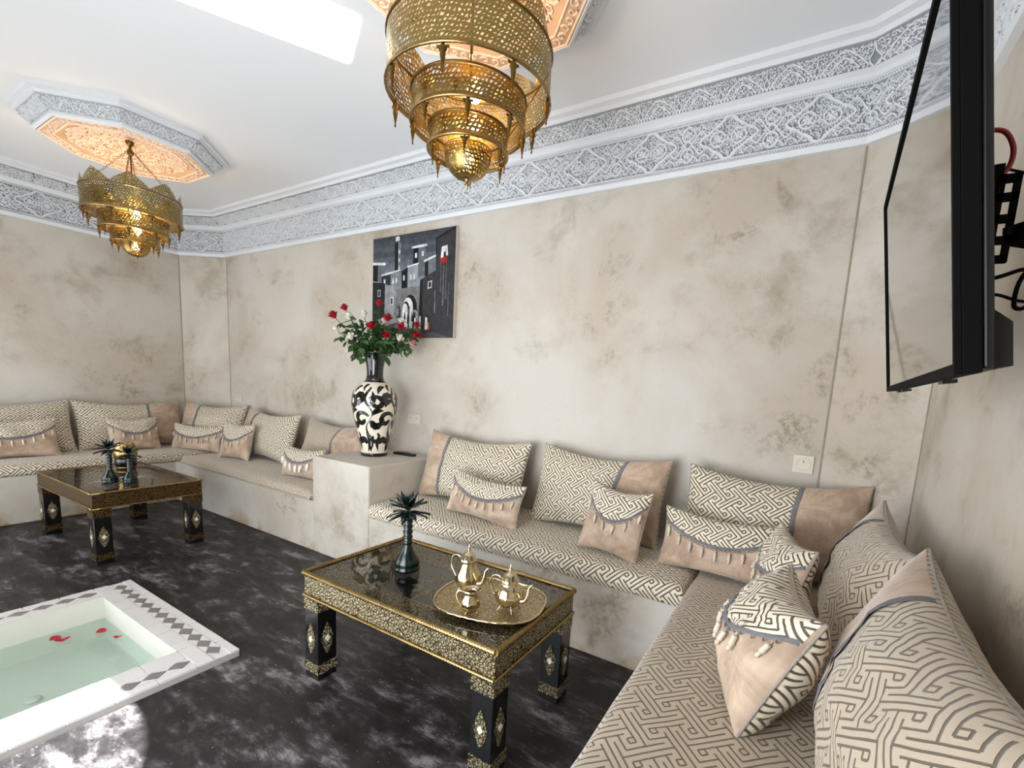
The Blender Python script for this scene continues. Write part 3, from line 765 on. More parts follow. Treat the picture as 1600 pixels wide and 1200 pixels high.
# ------------------------------------------------------------ cushions
def tassel_mesh(mat, s=1.0, fat=1.0):
    mb = MB(); mb.tube([(0, 0, .002), (0, 0, -.008)], .0012, 5)
    mb.lathe([(0, -.007), (.0045, -.009), (.0062*fat, -.013), (.0055*fat, -.017), (.0068*fat, -.032), (.0055*fat, -.036), (.0035, -.037), (.0048*fat, -.041), (.005*fat, -.046), (.0025, -.050), (0, -.051)], 10)
    mb.v = [(x*s, y*s, z*s) for x, y, z in mb.v]; return mb.mesh('tassel', mat)
TM = {1: tassel_mesh(M['tassel'], 1.15, 1.1), 2: tassel_mesh(M['tassel_white'], 1.5, 1.5), 3: tassel_mesh(M['tassel'], 1.25, 1.1)}
def cushion(label, kind, Wd, Ht, Th, loc, yaw, lean, seed, panel=None, group=None, roll=0.0, mats=None, tk=1, ntas=7):
    t = thing('back_cushion' if kind == 'big' else 'throw_pillow', label, 'cushion', loc, (-R(lean), R(roll), R(yaw)), group)
    off = Vector((seed*7.3, seed*2.1, 0)); kx, ky = (.045, .19) if kind == 'big' else (.06, .15)
    front, back = mats or ((M['fret'], M['fret']) if kind == 'big' else (M['velvet'], M['fret_flap']))
    def S(s, q, side, lift=0.0):
        th = max(0.0, (1-abs(s)**2.4)*(1-abs(q)**2.4))**.52
        x = Wd/2*s*(1-kx*(1-q*q)); z = Ht/2*q*(1-ky*(1-s*s))+Ht/2
        w = noise.noise(Vector((s*2.2, q*2.2, side*2))+off)*.022*th + noise.noise(Vector((s*6, q*5, side))+off)*.009*th + .005*noise.noise(Vector((s*14, q*4, side*3))+off)*th
        y = side*(Th/2*th+w+lift+.003)
        z -= .012*(1-abs(s))*(1 if q > .3 else 0)*max(0, q-.3)
        return (x, y, z)
    ez = lambda f: math.sin((f*2-1)*PI/2)
    mb = MB(); n, m = 30, 22
    for side in (-1, 1):
        mb.grid(lambda a, b: S(ez(a), ez(b), side), n, m, mi=0 if side < 0 else 1, uvf=lambda a, b: (ez(a)*Wd/2+seed*.37, ez(b)*Ht/2+seed*.21), flip=side > 0)
    mb.build('cover', [front, back], t, weld=True)
    # corded edge
    per = [(-1+2*k/18, -1) for k in range(18)]+[(1, -1+2*k/12) for k in range(12)]+[(1-2*k/18, 1) for k in range(18)]+[(-1, 1-2*k/12) for k in range(12)]
    per2 = []
    for a, b in zip(per, per[1:]+per[:1]):
        for f in (0, .25, .5, .75): per2.append((a[0]+(b[0]-a[0])*f, a[1]+(b[1]-a[1])*f))
    mb = MB(); mb.tube([(lambda p: (p[0], 0, p[2]))(S(s, q, 1)) for s, q in per2], .0048 if kind == 'big' else .0045, 6, closed=True, lobes=3, twist=140)
    mb.build('piping', M['cord'], t)
    if panel:   # velvet end: panel = (which side, fraction)
        sg, fr = panel; a0 = sg*(1-2*fr)
        edge = lambda q: a0+sg*.05*(1-q*q)*-1
        mb = MB(); mb.grid(lambda a, b: S(edge(ez(b)*.998)+(sg*.998-edge(ez(b)*.998))*math.sin(a*PI/2), ez(b)*.998, -1, .0035), 14, 20, uvf=lambda a, b: (a*Wd*fr, ez(b)*Ht/2), flip=sg < 0)
        mb.build('velvet_end', M['velvet_pale'] if panel[0:1] == 'p' else M['velvet'], t)
        mb = MB(); wdt = .024/(Wd/2); mb.grid(lambda a, b: S(edge(ez(b)*.999)+(a-.5)*wdt, ez(b)*.999, -1, .006+.002*math.sin(PI*a)), 3, 24)
        mb.build('braid_band', M['trim'], t)
    if kind == 'small':
        def fl(s): return -.02+.62*abs(s)**1.9
        mb = MB(); mb.grid(lambda a, b: S(ez(a)*.997, fl(ez(a))+(.997-fl(ez(a)))*math.sin(b*PI/2), -1, .004), 26, 12, uvf=lambda a, b: (ez(a)*Wd/2+seed*.1, (fl(ez(a))+(1-fl(ez(a)))*math.sin(b*PI/2))*Ht/2))
        mb.build('flap', back, t)
        mb = MB(); bw = .0085/(Ht/2)
        mb.grid(lambda a, b: S(ez(a)*.998, fl(ez(a))+(b-.5)*2*bw, -1, .007+.003*math.sin(PI*b)), 40, 3)
        # looped fringe under the braid
        for k in range(int(Wd/.022)):
            s0 = -0.97+1.94*(k+.5)/int(Wd/.022); p = Vector(S(s0, fl(s0)-bw, -1, .008))
            mb.tube([p+Vector((.009*math.cos(a), 0, -.010*math.sin(a))) for a in (0, PI/4, PI/2, 3*PI/4, PI)], .0016, 4)
        mb.build('braid_band', M['trim'], t)
        for k in range(ntas):
            s0 = -.9+1.8*k/(ntas-1); p = Vector(S(s0, fl(s0)-bw*2.0, -1, .010)); p2 = Vector(S(s0, fl(s0)-bw*2-.1/(Ht), -1, .010))
            d = (p2-p).normalized(); o = add('tassel', TM[tk], t, p); o.rotation_euler = Vector((0, 0, -1)).rotation_difference(d).to_euler()
    return t
GB = 'long patterned back cushions'; GS = 'small tasselled throw pillows'
rp, ez_ = M['fret'], 0
# along the back wall, right of the pedestal
cushion('back cushion beside the pedestal, velvet end on its left', 'big', .93, .53, .21, (-2.10, 2.56, .505), 0, 17, 1, (-1, .235), GB)
cushion('middle back cushion of the right bench, velvet end on its right', 'big', .88, .535, .21, (-1.10, 2.555, .505), -2, 17, 2, (1, .29), GB)
cushion('back cushion below the single wall socket, velvet end on its right', 'big', .86, .53, .21, (-.12, 2.545, .505), 0, 17, 3, (1, .34), GB)
# right wall
VB = (M['fret_shade'], M['fret_shade'])
cushion('shade-toned back cushion on the right wall in the corner, partly behind another', 'big', .86, .53, .22, (.165, 1.95, .50), -90, 17, 4, (-1, .27), GB, mats=VB)
cushion('largest shade-toned back cushion at the lower right, cut by the photo edge', 'big', .94, .55, .24, (.155, 1.11, .50), -91, 17, 5, (-1, .31), GB, mats=VB)
# left of the pedestal
cushion('back cushion across the far left corner, velvet end on its left', 'big', .76, .52, .20, (-5.75, 2.50, .50), 24, 16, 6, (-1, .28), GB, mats=(M['fret'], M['fret']))
cushion('back cushion left of the black and cream vase, third from the pedestal', 'big', .98, .52, .21, (-4.78, 2.55, .49), -2, 17, 7, (-1, .26), GB, mats=(M['fret'], M['fret']))
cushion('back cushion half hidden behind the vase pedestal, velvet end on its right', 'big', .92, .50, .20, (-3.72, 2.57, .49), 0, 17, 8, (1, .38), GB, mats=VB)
# left wall
cushion('back cushion on the left wall at the photo edge, fully patterned', 'big', .94, .52, .21, (-6.14, 1.06, .50), 90, 16, 9, None, GB)
cushion('back cushion on the left wall behind the brass jar, velvet end on its right', 'big', .90, .52, .21, (-6.14, 1.99, .50), 90, 16, 10, (1, .34), GB)
# throw pillows
cushion('wide tasselled pillow leaning on the cushion beside the pedestal', 'small', .61, .29, .13, (-1.78, 2.33, .508), -4, 14, 11, None, GS, 3, ntas=9)
cushion('squarish tasselled pillow in front of the middle right-bench cushion', 'small', .35, .39, .13, (-.865, 2.27, .508), -3, 17, 12, None, GS, 4, ntas=6)
cushion('wide tasselled pillow in front of the cushion below the single socket', 'small', .58, .31, .14, (-.31, 2.34, .508), -2, 15, 13, None, GS, 0, ntas=9)
cushion('square tasselled pillow in the right corner, seen edge on', 'small', .40, .36, .15, (-.065, 2.10, .503), -70, 15, 14, None, GS, ntas=6)
cushion('puffy tasselled pillow nearest the camera on the right mattress', 'small', .43, .40, .24, (-.11, 1.45, .502), -78, 25, 15, None, GS, ntas=7, tk=3)
cushion('wide tasselled pillow across the far left corner', 'small', .60, .29, .12, (-5.66, 2.33, .493), 22, 14, 16, None, GS, ntas=9)
cushion('square tasselled pillow standing edge on left of the middle bench', 'small', .42, .38, .13, (-4.93, 2.36, .493), 10, 14, 17, None, GS, ntas=6)
cushion('pillow with thick white tassels left of the pedestal', 'small', .46, .27, .13, (-3.72, 2.31, .493), 8, 14, 18, None, GS, tk=2, ntas=7)
cushion('wide tasselled pillow at the left photo edge', 'small', .62, .36, .13, (-5.93, 1.06, .503), 90, 14, 19, None, GS, ntas=9)
cushion('small tasselled pillow behind the brass jar', 'small', .42, .35, .13, (-5.93, 1.92, .503), 90, 14, 20, None, GS, ntas=6)

# ------------------------------------------------------------ low tables
def ornament(name, parent, loc, rot, h, w):
    mb = MB(); n = 24; pts = []
    for k in range(n):
        a = 2*PI*k/n; q = abs(math.cos(a))**1.0; rr = (1-.10*abs(math.sin(6*a)))
        x = w/2*math.sin(a)*(1-.55*abs(math.cos(a)))*1.25*rr; y = h/2*math.cos(a)*rr; pts.append((x, y))
    mb.prism(pts, 0, .003); o = mb.build(name, M['relief'], parent); o.location = loc; o.rotation_euler = rot
    mb = MB(); s = .013; mb.prism([(0, -s*1.3), (s, 0), (0, s*1.3), (-s, 0)], .003, .0055); d = mb.build('bone_diamond', M['inlay'], o)
    return o
def low_table(label, x0, x1, y0, y1, zt, rope, group, rot=0):
    cx, cy = (x0+x1)/2, (y0+y1)/2; hx, hy = (x1-x0)/2-.012, (y1-y0)/2-.012
    t = thing('low_table', label, 'coffee table', (cx, cy, 0), (0, 0, R(rot)), group)
    sheet = M['relief'] if rope else M['relief_dark']
    ap = .098; z1 = zt-.012; z0 = z1-ap
    for nm, b in (('apron', (-hx, hx, -hy, -hy+.02)), ('apron', (-hx, hx, hy-.02, hy)), ('apron', (-hx, -hx+.02, -hy+.02, hy-.02)), ('apron', (hx-.02, hx, -hy+.02, hy-.02))):
        mb = MB(); mb.box(b[0], b[1], b[2], b[3], z0, z1); mb.build(nm, sheet, t)
    # top: black field, wide embossed border, centre star, glass sheet
    mb = MB(); mb.box(-hx+.02, hx-.02, -hy+.02, hy-.02, z1-.03, z1-.018); mb.build('black_field', M['black_wood'], t)
    bw = .115; mb = MB(); a, b = hx-.02, hy-.02; zf = z1-.016
    ch = .09
    for q in (((-a, -b), (a, -b), (a, -b+bw), (-a, -b+bw)), ((-a, b-bw), (a, b-bw), (a, b), (-a, b)), ((-a, -b+bw), (-a+bw, -b+bw), (-a+bw, b-bw), (-a, b-bw)), ((a-bw, -b+bw), (a, -b+bw), (a, b-bw), (a-bw, b-bw))): mb.prism(q, zf-.002, zf)
    for sx in (-1, 1):
        for sy in (-1, 1):
            q = [(sx*(a-bw), sy*(b-bw)), (sx*(a-bw-ch), sy*(b-bw)), (sx*(a-bw), sy*(b-bw-ch))]
            if sx*sy < 0: q = q[::-1]
            mb.prism(q, zf-.002, zf)
    mb.build('embossed_border', sheet, t)
    mb = MB()
    for rx, ry in ((a, b), (a-bw, b-bw)): mb.tube([(-rx, -ry, zf), (rx, -ry, zf), (rx, ry, zf), (-rx, ry, zf)], .0025, 4, closed=True)
    mb.build('border_line', M['brass'], t)
    mb = MB()
    for k in range(12):
        an = 2*PI*k/12; c, s = math.cos(an), math.sin(an); L = .17 if k % 3 == 0 else .12
        q = [(.03, 0), (.08, .022), (L, 0), (.08, -.022)]; mb.prism([(x*c-y*s, x*s+y*c) for x, y in q], zf-.0018, zf-.0006)
    mb.build('centre_star', M['relief'] if rope else M['inlay'], t)
    mb = MB(); mb.face([mb.vert(p) for p in ((-a-.004, -b-.004, zt-.004), (a+.004, -b-.004, zt-.004), (a+.004, b+.004, zt-.004), (-a-.004, b+.004, zt-.004))]); mb.build('glass_top', M['glass'], t)
    def rim(name, z, r, ex):
        X, Y = hx+ex, hy+ex
        for p, q in (((-X, -Y), (X, -Y)), ((X, -Y), (X, Y)), ((X, Y), (-X, Y)), ((-X, Y), (-X, -Y))):
            mb = MB(); p = Vector((*p, z)); q = Vector((*q, z)); n = int((q-p).length/(.0035 if rope else .06))
            mb.tube([p+(q-p)*k/n for k in range(n+1)], r, 8 if rope else 6, lobes=3 if rope else 0, twist=150)
            mb.build(name, M['brass'], t)
    rim('rope_rim' if rope else 'top_rim', zt-.004, .0115 if rope else .007, .002); rim('lower_rim', z0, .0075 if rope else .0055, .003)
    lw = .095
    for sx in (-1, 1):
        for sy in (-1, 1):
            ax, ay = sx*(hx-lw/2), sy*(hy-lw/2)
            mb = MB(); mb.box(-lw/2, lw/2, -lw/2, lw/2, 0, z0); lg = mb.build('leg', M['black_wood'], t, bevel=.003); lg.location = (ax, ay, 0)
            mb = MB(); e = lw/2+.0025; mb.box(-e, e, -e, e, z0-.065, z0-.004); mb.build('embossed_collar', sheet, lg)
            mb = MB(); mb.box(-e, e, -e, e, .030, .078); mb.build('embossed_foot_band', M['relief_dark'] if not rope else M['relief'], lg)
            for rz in range(4):
                an = rz*PI/2; d = Vector((math.sin(an), -math.cos(an), 0))
                ornament('diamond_ornament', lg, d*(lw/2)+Vector((0, 0, .195)), (PI/2, 0, an), .155, .052)
    return t
low_table('near low table with rope-edged embossed brass frame carrying the tea tray', -1.895, -.800, 1.172, 1.792, .508, True, 'low brass and black tables')
low_table('far low table with glass top, palm candle holders and brass jar on it', -5.205, -4.075, 1.045, 1.722, .508, False, 'low brass and black tables', 1)

# ------------------------------------------------------------ tea service
ZT = .508
def tray():
    t = thing('serving_tray', 'oval brass and silver tray with beaded rim on the near table', 'tray', (-1.035, 1.455, ZT), (0, 0, R(14)))
    mb = MB(); N = 64; rows = []
    def sq(a, rx, ry): c, s = math.cos(a), math.sin(a); k = (abs(c)**2.7+abs(s)**2.7)**(-1/2.7); return (rx*c*k, ry*s*k)
    for rx, ry, z in ((0.001, .001, .006), (.10, .08, .006), (.165, .125, .006), (.185, .145, .008), (.205, .165, .016), (.222, .182, .018), (.226, .186, .015), (.205, .165, .010), (.17, .13, 0), (.001, .001, 0)):
        rows.append([mb.vert((*sq(2*PI*k/N, rx, ry), z)) for k in range(N)])
    for a, b in zip(rows, rows[1:]):
        for i in range(N): j = (i+1) % N; mb.face((a[i], b[i], b[j], a[j]), smooth=True)
    mb.build('dish', M['tray'], t)
    mb = MB(); n = 150
    mb.tube([(*sq(2*PI*k/n, .224, .184), .018) for k in range(n)], .0045, 6, closed=True, lobes=1, twist=500); mb.build('beaded_rim', M['silverbrass'], t)
    return t
tray()
def curve_pts(P, n=24):
    P = [Vector(p) for p in P]; out = []
    Q = [P[0]*2-P[1]]+P+[P[-1]*2-P[-2]]
    for i in range(1, len(Q)-2):
        for k in range(n//(len(P)-1)+1):
            f = k/(n//(len(P)-1)+1); a, b, c, d = Q[i-1], Q[i], Q[i+1], Q[i+2]
            out.append(.5*((2*b)+(-a+c)*f+(2*a-5*b+4*c-d)*f*f+(-a+3*b-3*c+d)*f**3))
    out.append(P[-1]); return out
def teapot(label, loc, rz, tall):
    t = thing('teapot', label, 'teapot', loc, (0, 0, R(rz)), 'silver brass teapots on the tray')
    m = M['silverbrass']; s = 1.0
    if tall: pr = [(0, .012), (.022, .012), (.03, .018), (.047, .035), (.053, .055), (.047, .08), (.036, .105), (.029, .125), (.027, .135), (.034, .139)]
    else: pr = [(0, .014), (.022, .014), (.036, .022), (.052, .042), (.057, .062), (.05, .085), (.036, .103), (.027, .112), (.034, .118)]
    H = pr[-1][1]
    mb = MB(); mb.lathe(pr, 40, flute=10, famp=.05); mb.build('body', m, t)
    mb = MB(); mb.lathe([(.037, H), (.038, H+.003), (.032, H+.010), (.026, H+.024), (.016, H+.034), (.006, H+.038), (.005, H+.043), (.010, H+.047), (.007, H+.053), (.003, H+.058), (.0015, H+.070), (0, H+.072)], 28, flute=14, famp=.04)
    mb.build('lid', m, t)
    zb = .045
    mb = MB(); P = curve_pts([(.042, 0, zb), (.070, 0, zb+.010), (.082, 0, zb+.035), (.086, 0, zb+.062), (.100, 0, zb+.082)]); n = len(P)
    mb.tube(P, [.013-.0085*k/(n-1) for k in range(n)], 10); mb.build('spout', m, t)
    mb = MB(); mb.tube(curve_pts([(-.030, 0, H-.008), (-.052, 0, H+.010), (-.080, 0, H+.002), (-.090, 0, H-.035), (-.074, 0, H-.068), (-.05, 0, zb-.005)], 36), .0042, 7)
    mb.build('handle', m, t)
    mb = MB(); mb.lathe([(0, -.008), (.007, -.004), (.008, .002), (.004, .008), (0, .009)], 8, c=(-.036, 0, H+.004)); mb.build('hinge', M['brass_dark'], t)
    for k in range(4):
        a = PI/4+PI/2*k; c, sn = math.cos(a), math.sin(a)
        mb = MB(); mb.tube([(c*.030, sn*.030, .022), (c*.038, sn*.038, .012), (c*.042, sn*.042, .004), (c*.046, sn*.046, .0)], [.004, .003, .003, .005], 6); mb.build('foot', m, t)
    return t
teapot('taller silver brass teapot at the back left of the tray', (-1.165, 1.465, ZT+.008), 4, True)
teapot('rounder silver brass teapot at the right of the tray', (-.935, 1.440, ZT+.008), 4, False)
def creamer():
    t = thing('creamer_jug', 'small open silver brass milk jug at the front of the tray', 'jug', (-1.03, 1.315, ZT+.008), (0, 0, R(25)))
    m = M['silverbrass']; mb = MB()
    pr = [(0, .012), (.018, .012), (.028, .022), (.036, .042), (.033, .062), (.024, .080), (.024, .090), (.032, .104), (.031, .104), (.022, .09), (.022, .08), (.030, .06), (.03, .04), (0, .02)]
    mb.lathe(pr, 32, flute=8, famp=.06); mb.v = [(x+(max(0, z-.085)*.8 if x > .012 else 0), y, z+(.008 if (x > .02 and z > .1) else 0)) for x, y, z in mb.v]; mb.build('body', m, t)
    mb = MB(); mb.tube(curve_pts([(-.022, 0, .088), (-.045, 0, .092), (-.056, 0, .072), (-.048, 0, .045), (-.034, 0, .034)], 24), .0035, 6); mb.build('handle', m, t)
    for k in range(3):
        a = 2*PI*k/3; c, sn = math.cos(a), math.sin(a); mb = MB(); mb.tube([(c*.022, sn*.022, .016), (c*.03, sn*.03, .006), (c*.034, sn*.034, 0)], [.004, .003, .004], 6); mb.build('foot', m, t)
creamer()

def palm(label, loc, s, seed):
    t = thing('palm_candle_holder', label, 'candle holder', loc, (0, 0, seed), 'dark green glazed palm candle holders', scale=s)
    mb = MB(); mb.lathe([(0, 0), (.050, 0), (.056, .006), (.054, .014), (.050, .018), (.053, .028), (.052, .040), (.044, .058), (.034, .075), (.026, .090), (.021, .104)], 28); mb.build('base', M['green_glaze'], t)
    mb = MB(); pr = [(.021, .102)]
    for k in range(6): z = .11+k*.024; pr += [(.016, z), (.0215, z+.014), (.020, z+.021)]
    pr.append((.016, .262)); pr.append((0, .264)); mb.lathe(pr, 16); mb.build('trunk', M['green_glaze'], t)
    r0 = random.Random(seed)
    for tier, (n, L, z, el) in enumerate(((9, .085, .255, -2), (8, .080, .275, 28), (6, .068, .290, 58))):
        for k in range(n):
            a = 2*PI*(k+.5*tier)/n+r0.uniform(-.1, .1); mb = MB(); e = R(el+r0.uniform(-6, 6)); rows = []
            for q in range(6):
                f = q/5; x = L*f*math.cos(e); z_ = L*f*math.sin(e)-.018*f*f*(1 if tier == 0 else .4)+.004; w = .017*(math.sin(PI*min(1, f*.85+.15))**.8)*(1-f**4)+.0004
                c = Vector((.010+x, 0, z+z_)); rows.append([mb.vert((c.x, -w, c.z-.003)), mb.vert((c.x, 0, c.z+.004)), mb.vert((c.x, w, c.z-.003)), mb.vert((c.x, 0, c.z-.006))])
            for r1, r2 in zip(rows, rows[1:]):
                for i in range(4): j = (i+1) % 4; mb.face((r1[i], r2[i], r2[j], r1[j]), smooth=True)
            mb.face(rows[0]); mb.face(rows[-1][::-1])
            o = mb.build('leaf', M['green_glaze'], t); o.rotation_euler = (0, 0, a)
    mb = MB(); mb.lathe([(.008, .268), (.014, .276), (.016, .306), (.019, .312), (.014, .313), (.012, .30), (0, .30)], 14)
    mb.build('candle_cup', M['green_glaze'], t)
    return t
palm('dark green palm-tree candle holder on the near table', (-1.545, 1.482, ZT), 1.08, 1)
palm('taller dark green palm candle holder, left one on the far table', (-4.405, 1.262, ZT), .93, 2)
palm('shorter green palm candle holder, right one on the far table', (-4.325, 1.352, ZT), .80, 3)
def jar():
    t = thing('brass_jar', 'round brass jar with dark lower band on the far table', 'jar', (-4.93, 1.52, ZT))
    mb = MB(); mb.lathe([(0, 0), (.062, 0), (.066, .01), (.066, .02)], 32); mb.build('base', M['brass'], t)
    mb = MB(); mb.lathe([(.060, .02), (.072, .03), (.074, .07), (.070, .085)], 32); mb.build('dark_band', M['black_wood'], t)
    mb = MB(); mb.lathe([(.069, .085), (.078, .10), (.080, .14), (.074, .185), (.060, .208), (.062, .214), (.055, .214), (.05, .20), (.06, .15), (0, .1)], 32); mb.build('body', M['brass'], t)
jar()

# ------------------------------------------------------------ vase with arabesque
VX, VY, VZ = -3.005, 2.50, .77
VPROF = [(.098, 0), (.100, .02), (.103, .05), (.113, .11), (.125, .17), (.142, .25), (.160, .33), (.170, .39), (.174, .43), (.171, .47), (.160, .51), (.140, .545), (.110, .575), (.085, .59)]
def vr(z):
    for (r0, z0), (r1, z1) in zip(VPROF, VPROF[1:]):
        if z <= z1: return r0+(r1-r0)*(z-z0)/(z1-z0)
    return VPROF[-1][0]
def vase():
    t = thing('floor_vase', 'tall cream vase with black arabesques and black flared neck on the pedestal', 'vase', (VX, VY, VZ), (0, 0, .3))
    mb = MB(); mb.lathe([(0, 0)]+VPROF, 48); mb.build('body', M['cream_glaze'], t)
    mb = MB(); mb.lathe([(.088, .588), (.070, .605), (.062, .64), (.064, .70), (.075, .76), (.090, .815), (.094, .82), (.090, .82), (.07, .75), (.05, .65), (0, .62)], 40); mb.build('neck', M['black_gloss'], t)
    mb = MB(); mb.lathe([(.095, .0), (.1015, .0), (.1035, .025), (.100, .028)], 40); mb.build('foot_ring', M['black_gloss'], t)
    mb = MB(); r0 = random.Random(4)
    def on(u, z, lift): r = vr(max(0.001, min(.588, z)))+lift; a = u/.15; return (r*math.cos(a), r*math.sin(a), z)
    def stroke(pts, wf):
        P = [Vector(p) for p in pts]; N = len(P); rows = []
        for i, p in enumerate(P):
            a = P[max(0, i-1)]; b = P[min(N-1, i+1)]; d = (b-a).normalized(); n = Vector((-d.y, d.x)); w = wf(i/(N-1))*1.3
            rows.append([mb.vert(on(*(p+n*w*k/2), .0004+(.002 if abs(k) < 1 else 0))) for k in (-1, -.8, .8, 1)])
        for a, b in zip(rows, rows[1:]):
            for k in range(3): mb.face((a[k], b[k], b[k+1], a[k+1]), smooth=False)
    def blob(c, r, n=10): stroke([(c[0]-r*math.cos(PI*k/n), c[1]) for k in range(n+1)], lambda f: 2*r*math.sin(PI*min(.999, max(.001, f))))
    def palmette(c, r, a0):
        for k in range(5):
            a = a0+(k-2)*.75; e = (c[0]+r*math.cos(a), c[1]+r*math.sin(a))
            stroke([(c[0]+(e[0]-c[0])*q/6, c[1]+(e[1]-c[1])*q/6) for q in range(7)], lambda f: r*(.18+.62*math.sin(PI*min(1, f*.95))**.8*f**.5))
    def spiral(c, r, a0, sg, w, turns=.95):
        stroke([(c[0]+r*(1-.72*k/22)*math.cos(a0+sg*2*PI*turns*k/22), c[1]+r*(1-.72*k/22)*math.sin(a0+sg*2*PI*turns*k/22)) for k in range(23)], lambda f: w*(.25+.9*math.sin(PI*min(1, f*.8+.1)))*(1.0 if f < .85 else 1.2))
    def leaf(p, q, w, bend=.02):
        P, Q = Vector(p), Vector(q); n = Vector((-(Q-P).y, (Q-P).x)).normalized()*bend
        stroke([P+(Q-P)*(k/9)+n*math.sin(PI*k/9) for k in range(10)], lambda f: w*math.sin(PI*min(.98, f*.97+.01))+.0015)
    U = .15*2*PI
    for c in range(5):
        u = U*c/5
        spiral((u+.05, .43), .055, 2.6, -1, .026); palmette((u+.125, .47), .045, 1.2 if c % 2 else 2.2)
        spiral((u+.13, .30), .060, .4, 1, .027); palmette((u+.05, .27), .050, -1.8)
        leaf((u+.02, .33), (u+.10, .37), .030); leaf((u+.0, .40), (u+.02, .52), .026, -.02); leaf((u+.11, .40), (u+.17, .45), .03)
        spiral((u+.04, .155), .045, 1.0, -1, .022, .8); palmette((u+.12, .12), .045, 1.57)
        leaf((u+.08, .05), (u+.09, .18), .024, .02); leaf((u+.16, .04), (u+.155, .2), .022, -.02); leaf((u+.01, .04), (u+.0, .13), .02, .015)
        stroke([(u+.185+.025*math.sin(k*.55), .05+.5*k/24) for k in range(25)], lambda f: .010+.007*math.sin(f*9))
        leaf((u+.06, .50), (u+.12, .555), .024); leaf((u+.15, .52), (u+.18, .57), .018)
    mb.build('arabesque_painting', M['black_gloss'], t)
vase()

def rose_bloom(mat, r, seed):
    r0 = random.Random(seed); mb = MB()
    for lay, (n, rr, op, hh) in enumerate(((3, .35, .15, 1.0), (4, .62, .45, .95), (5, .95, .85, .75))):
        for k in range(n):
            a0 = 2*PI*k/n+lay*.6+r0.uniform(-.2, .2); wd = 2*PI/n*.75; ids = []
            for i in range(4):
                row = []
                for j in range(5):
                    f = i/3; g = (j/4-.5)*2; a = a0+g*wd*(.5+.4*math.sin(PI*f)); q = r*rr*(.25+.75*f**.7)*(1+.12*f*op-(.06*abs(g))); z = r*1.5*hh*f*(1-.18*g*g)-r*.25*op*f**4
                    row.append(mb.vert((q*math.cos(a), q*math.sin(a), z)))
                ids.append(row)
            for i in range(3):
                for j in range(4): mb.face((ids[i][j], ids[i][j+1], ids[i+1][j+1], ids[i+1][j]), smooth=True)
    mb.lathe([(0, -.1*r), (r*.4, 0), (r*.3, r*.4), (0, r*.6)], 8)
    return mb.mesh('bloom', mat)
def leaf_mesh():
    mb = MB(); rows = []
    for i in range(6):
        f = i/5; w = .016*math.sin(PI*min(1, f*.9+.08)); x = .052*f; z = -.012*f*f; rows.append([mb.vert((x, -w, z+.003)), mb.vert((x, 0, z)), mb.vert((x, w, z+.003))])
    for a, b in zip(rows, rows[1:]):
        for k in range(2): mb.face((a[k], b[k], b[k+1], a[k+1]), smooth=True)
    return mb.mesh('leaf', M['leaf'])
def bouquet():
    lm = leaf_mesh(); bl = {k: [rose_bloom(M[m], .035, s) for s in (1, 2)] for k, m in (('r', 'petal'), ('w', 'rose_white'), ('p', 'rose_pink'))}
    top = Vector((VX, VY, VZ+.80)); r0 = random.Random(21)
    # direction right/left is across the view, up is z; (across, depth, up) of each bloom
    spec = [('r', -.33, 0, .27, 'red rose at the far left of the bouquet'), ('r', -.245, .0, .335, 'red rose at the upper left of the bouquet'), ('w', -.30, -.02, .16, 'white rose at the lower left end of the bouquet'),
            ('w', -.21, .02, .27, 'white rose below the upper left red rose'), ('w', -.10, .03, .30, 'large white rose at the upper centre of the bouquet'), ('r', .02, .04, .395, 'topmost red rose, against the painting'),
            ('r', .10, -.02, .275, 'red rose right of the bouquet centre, upper one'), ('r', .10, -.08, .14, 'red rose right of the bouquet centre, lower one'), ('w', -.17, -.08, .11, 'white rose low in the middle left of the bouquet'),
            ('r', .20, .0, .22, 'small red rose beside the round white rose'), ('w', .20, -.05, .13, 'round white rose on the right of the bouquet'), ('r', .33, .02, .25, 'red rose at the upper right end of the bouquet'),
            ('r', .33, -.03, .165, 'red rose at the right end of the bouquet'), ('p', .30, -.03, .10, 'pink and white rose drooping at the lower right'), ('w', .20, .05, .27, 'white rose near the painting, upper right of the bouquet'),
            ('w', .04, .06, .25, 'white rose in the middle of the bouquet'), ('w', -.18, -.05, .02, 'white bud low on the left of the bouquet'), ('w', -.05, .07, .20, 'white rose behind the leaves, middle left'), ('r', -.02, -.06, .20, 'half hidden red rose in the middle of the bouquet')]
    ac = Vector((.78, .62, 0)); dp = Vector((-.62, .78, 0))
    for i, (k, a, d, u, lb) in enumerate(spec):
        head = top+ac*a*.92+dp*d+Vector((0, 0, u*.98)); base = top+Vector((0, 0, -.09))+ac*a*.05
        t = thing('rose', lb, 'rose', base, group='cut roses in the black and cream vase')
        h = head-base; P = curve_pts([(0, 0, 0), h*.35+Vector((0, 0, .05)), h*.75+Vector((0, 0, .02)), h], 15)
        mb = MB(); mb.tube(P, .0028, 5); mb.build('stem', M['stem'], t)
        dr = (P[-1]-P[-4]).normalized()*.7+Vector((0, 0, .4))-dp*.25
        o = add('bloom', bl[k][i % 2], t, h, Vector((0, 0, 1)).rotation_difference(dr).to_euler(), (1.0 if i % 3 else 1.15,)*3)
        for q in range(24):
            f = r0.uniform(.25, .93); p = P[int(f*(len(P)-1))]
            add('leaf', lm, t, p+Vector((r0.uniform(-.03, .03), r0.uniform(-.03, .03), r0.uniform(-.04, .01))), (r0.uniform(-1.0, 1.0), r0.uniform(-.5, .9), r0.uniform(0, 2*PI)), (r0.uniform(.8, 1.35),)*3)
bouquet()

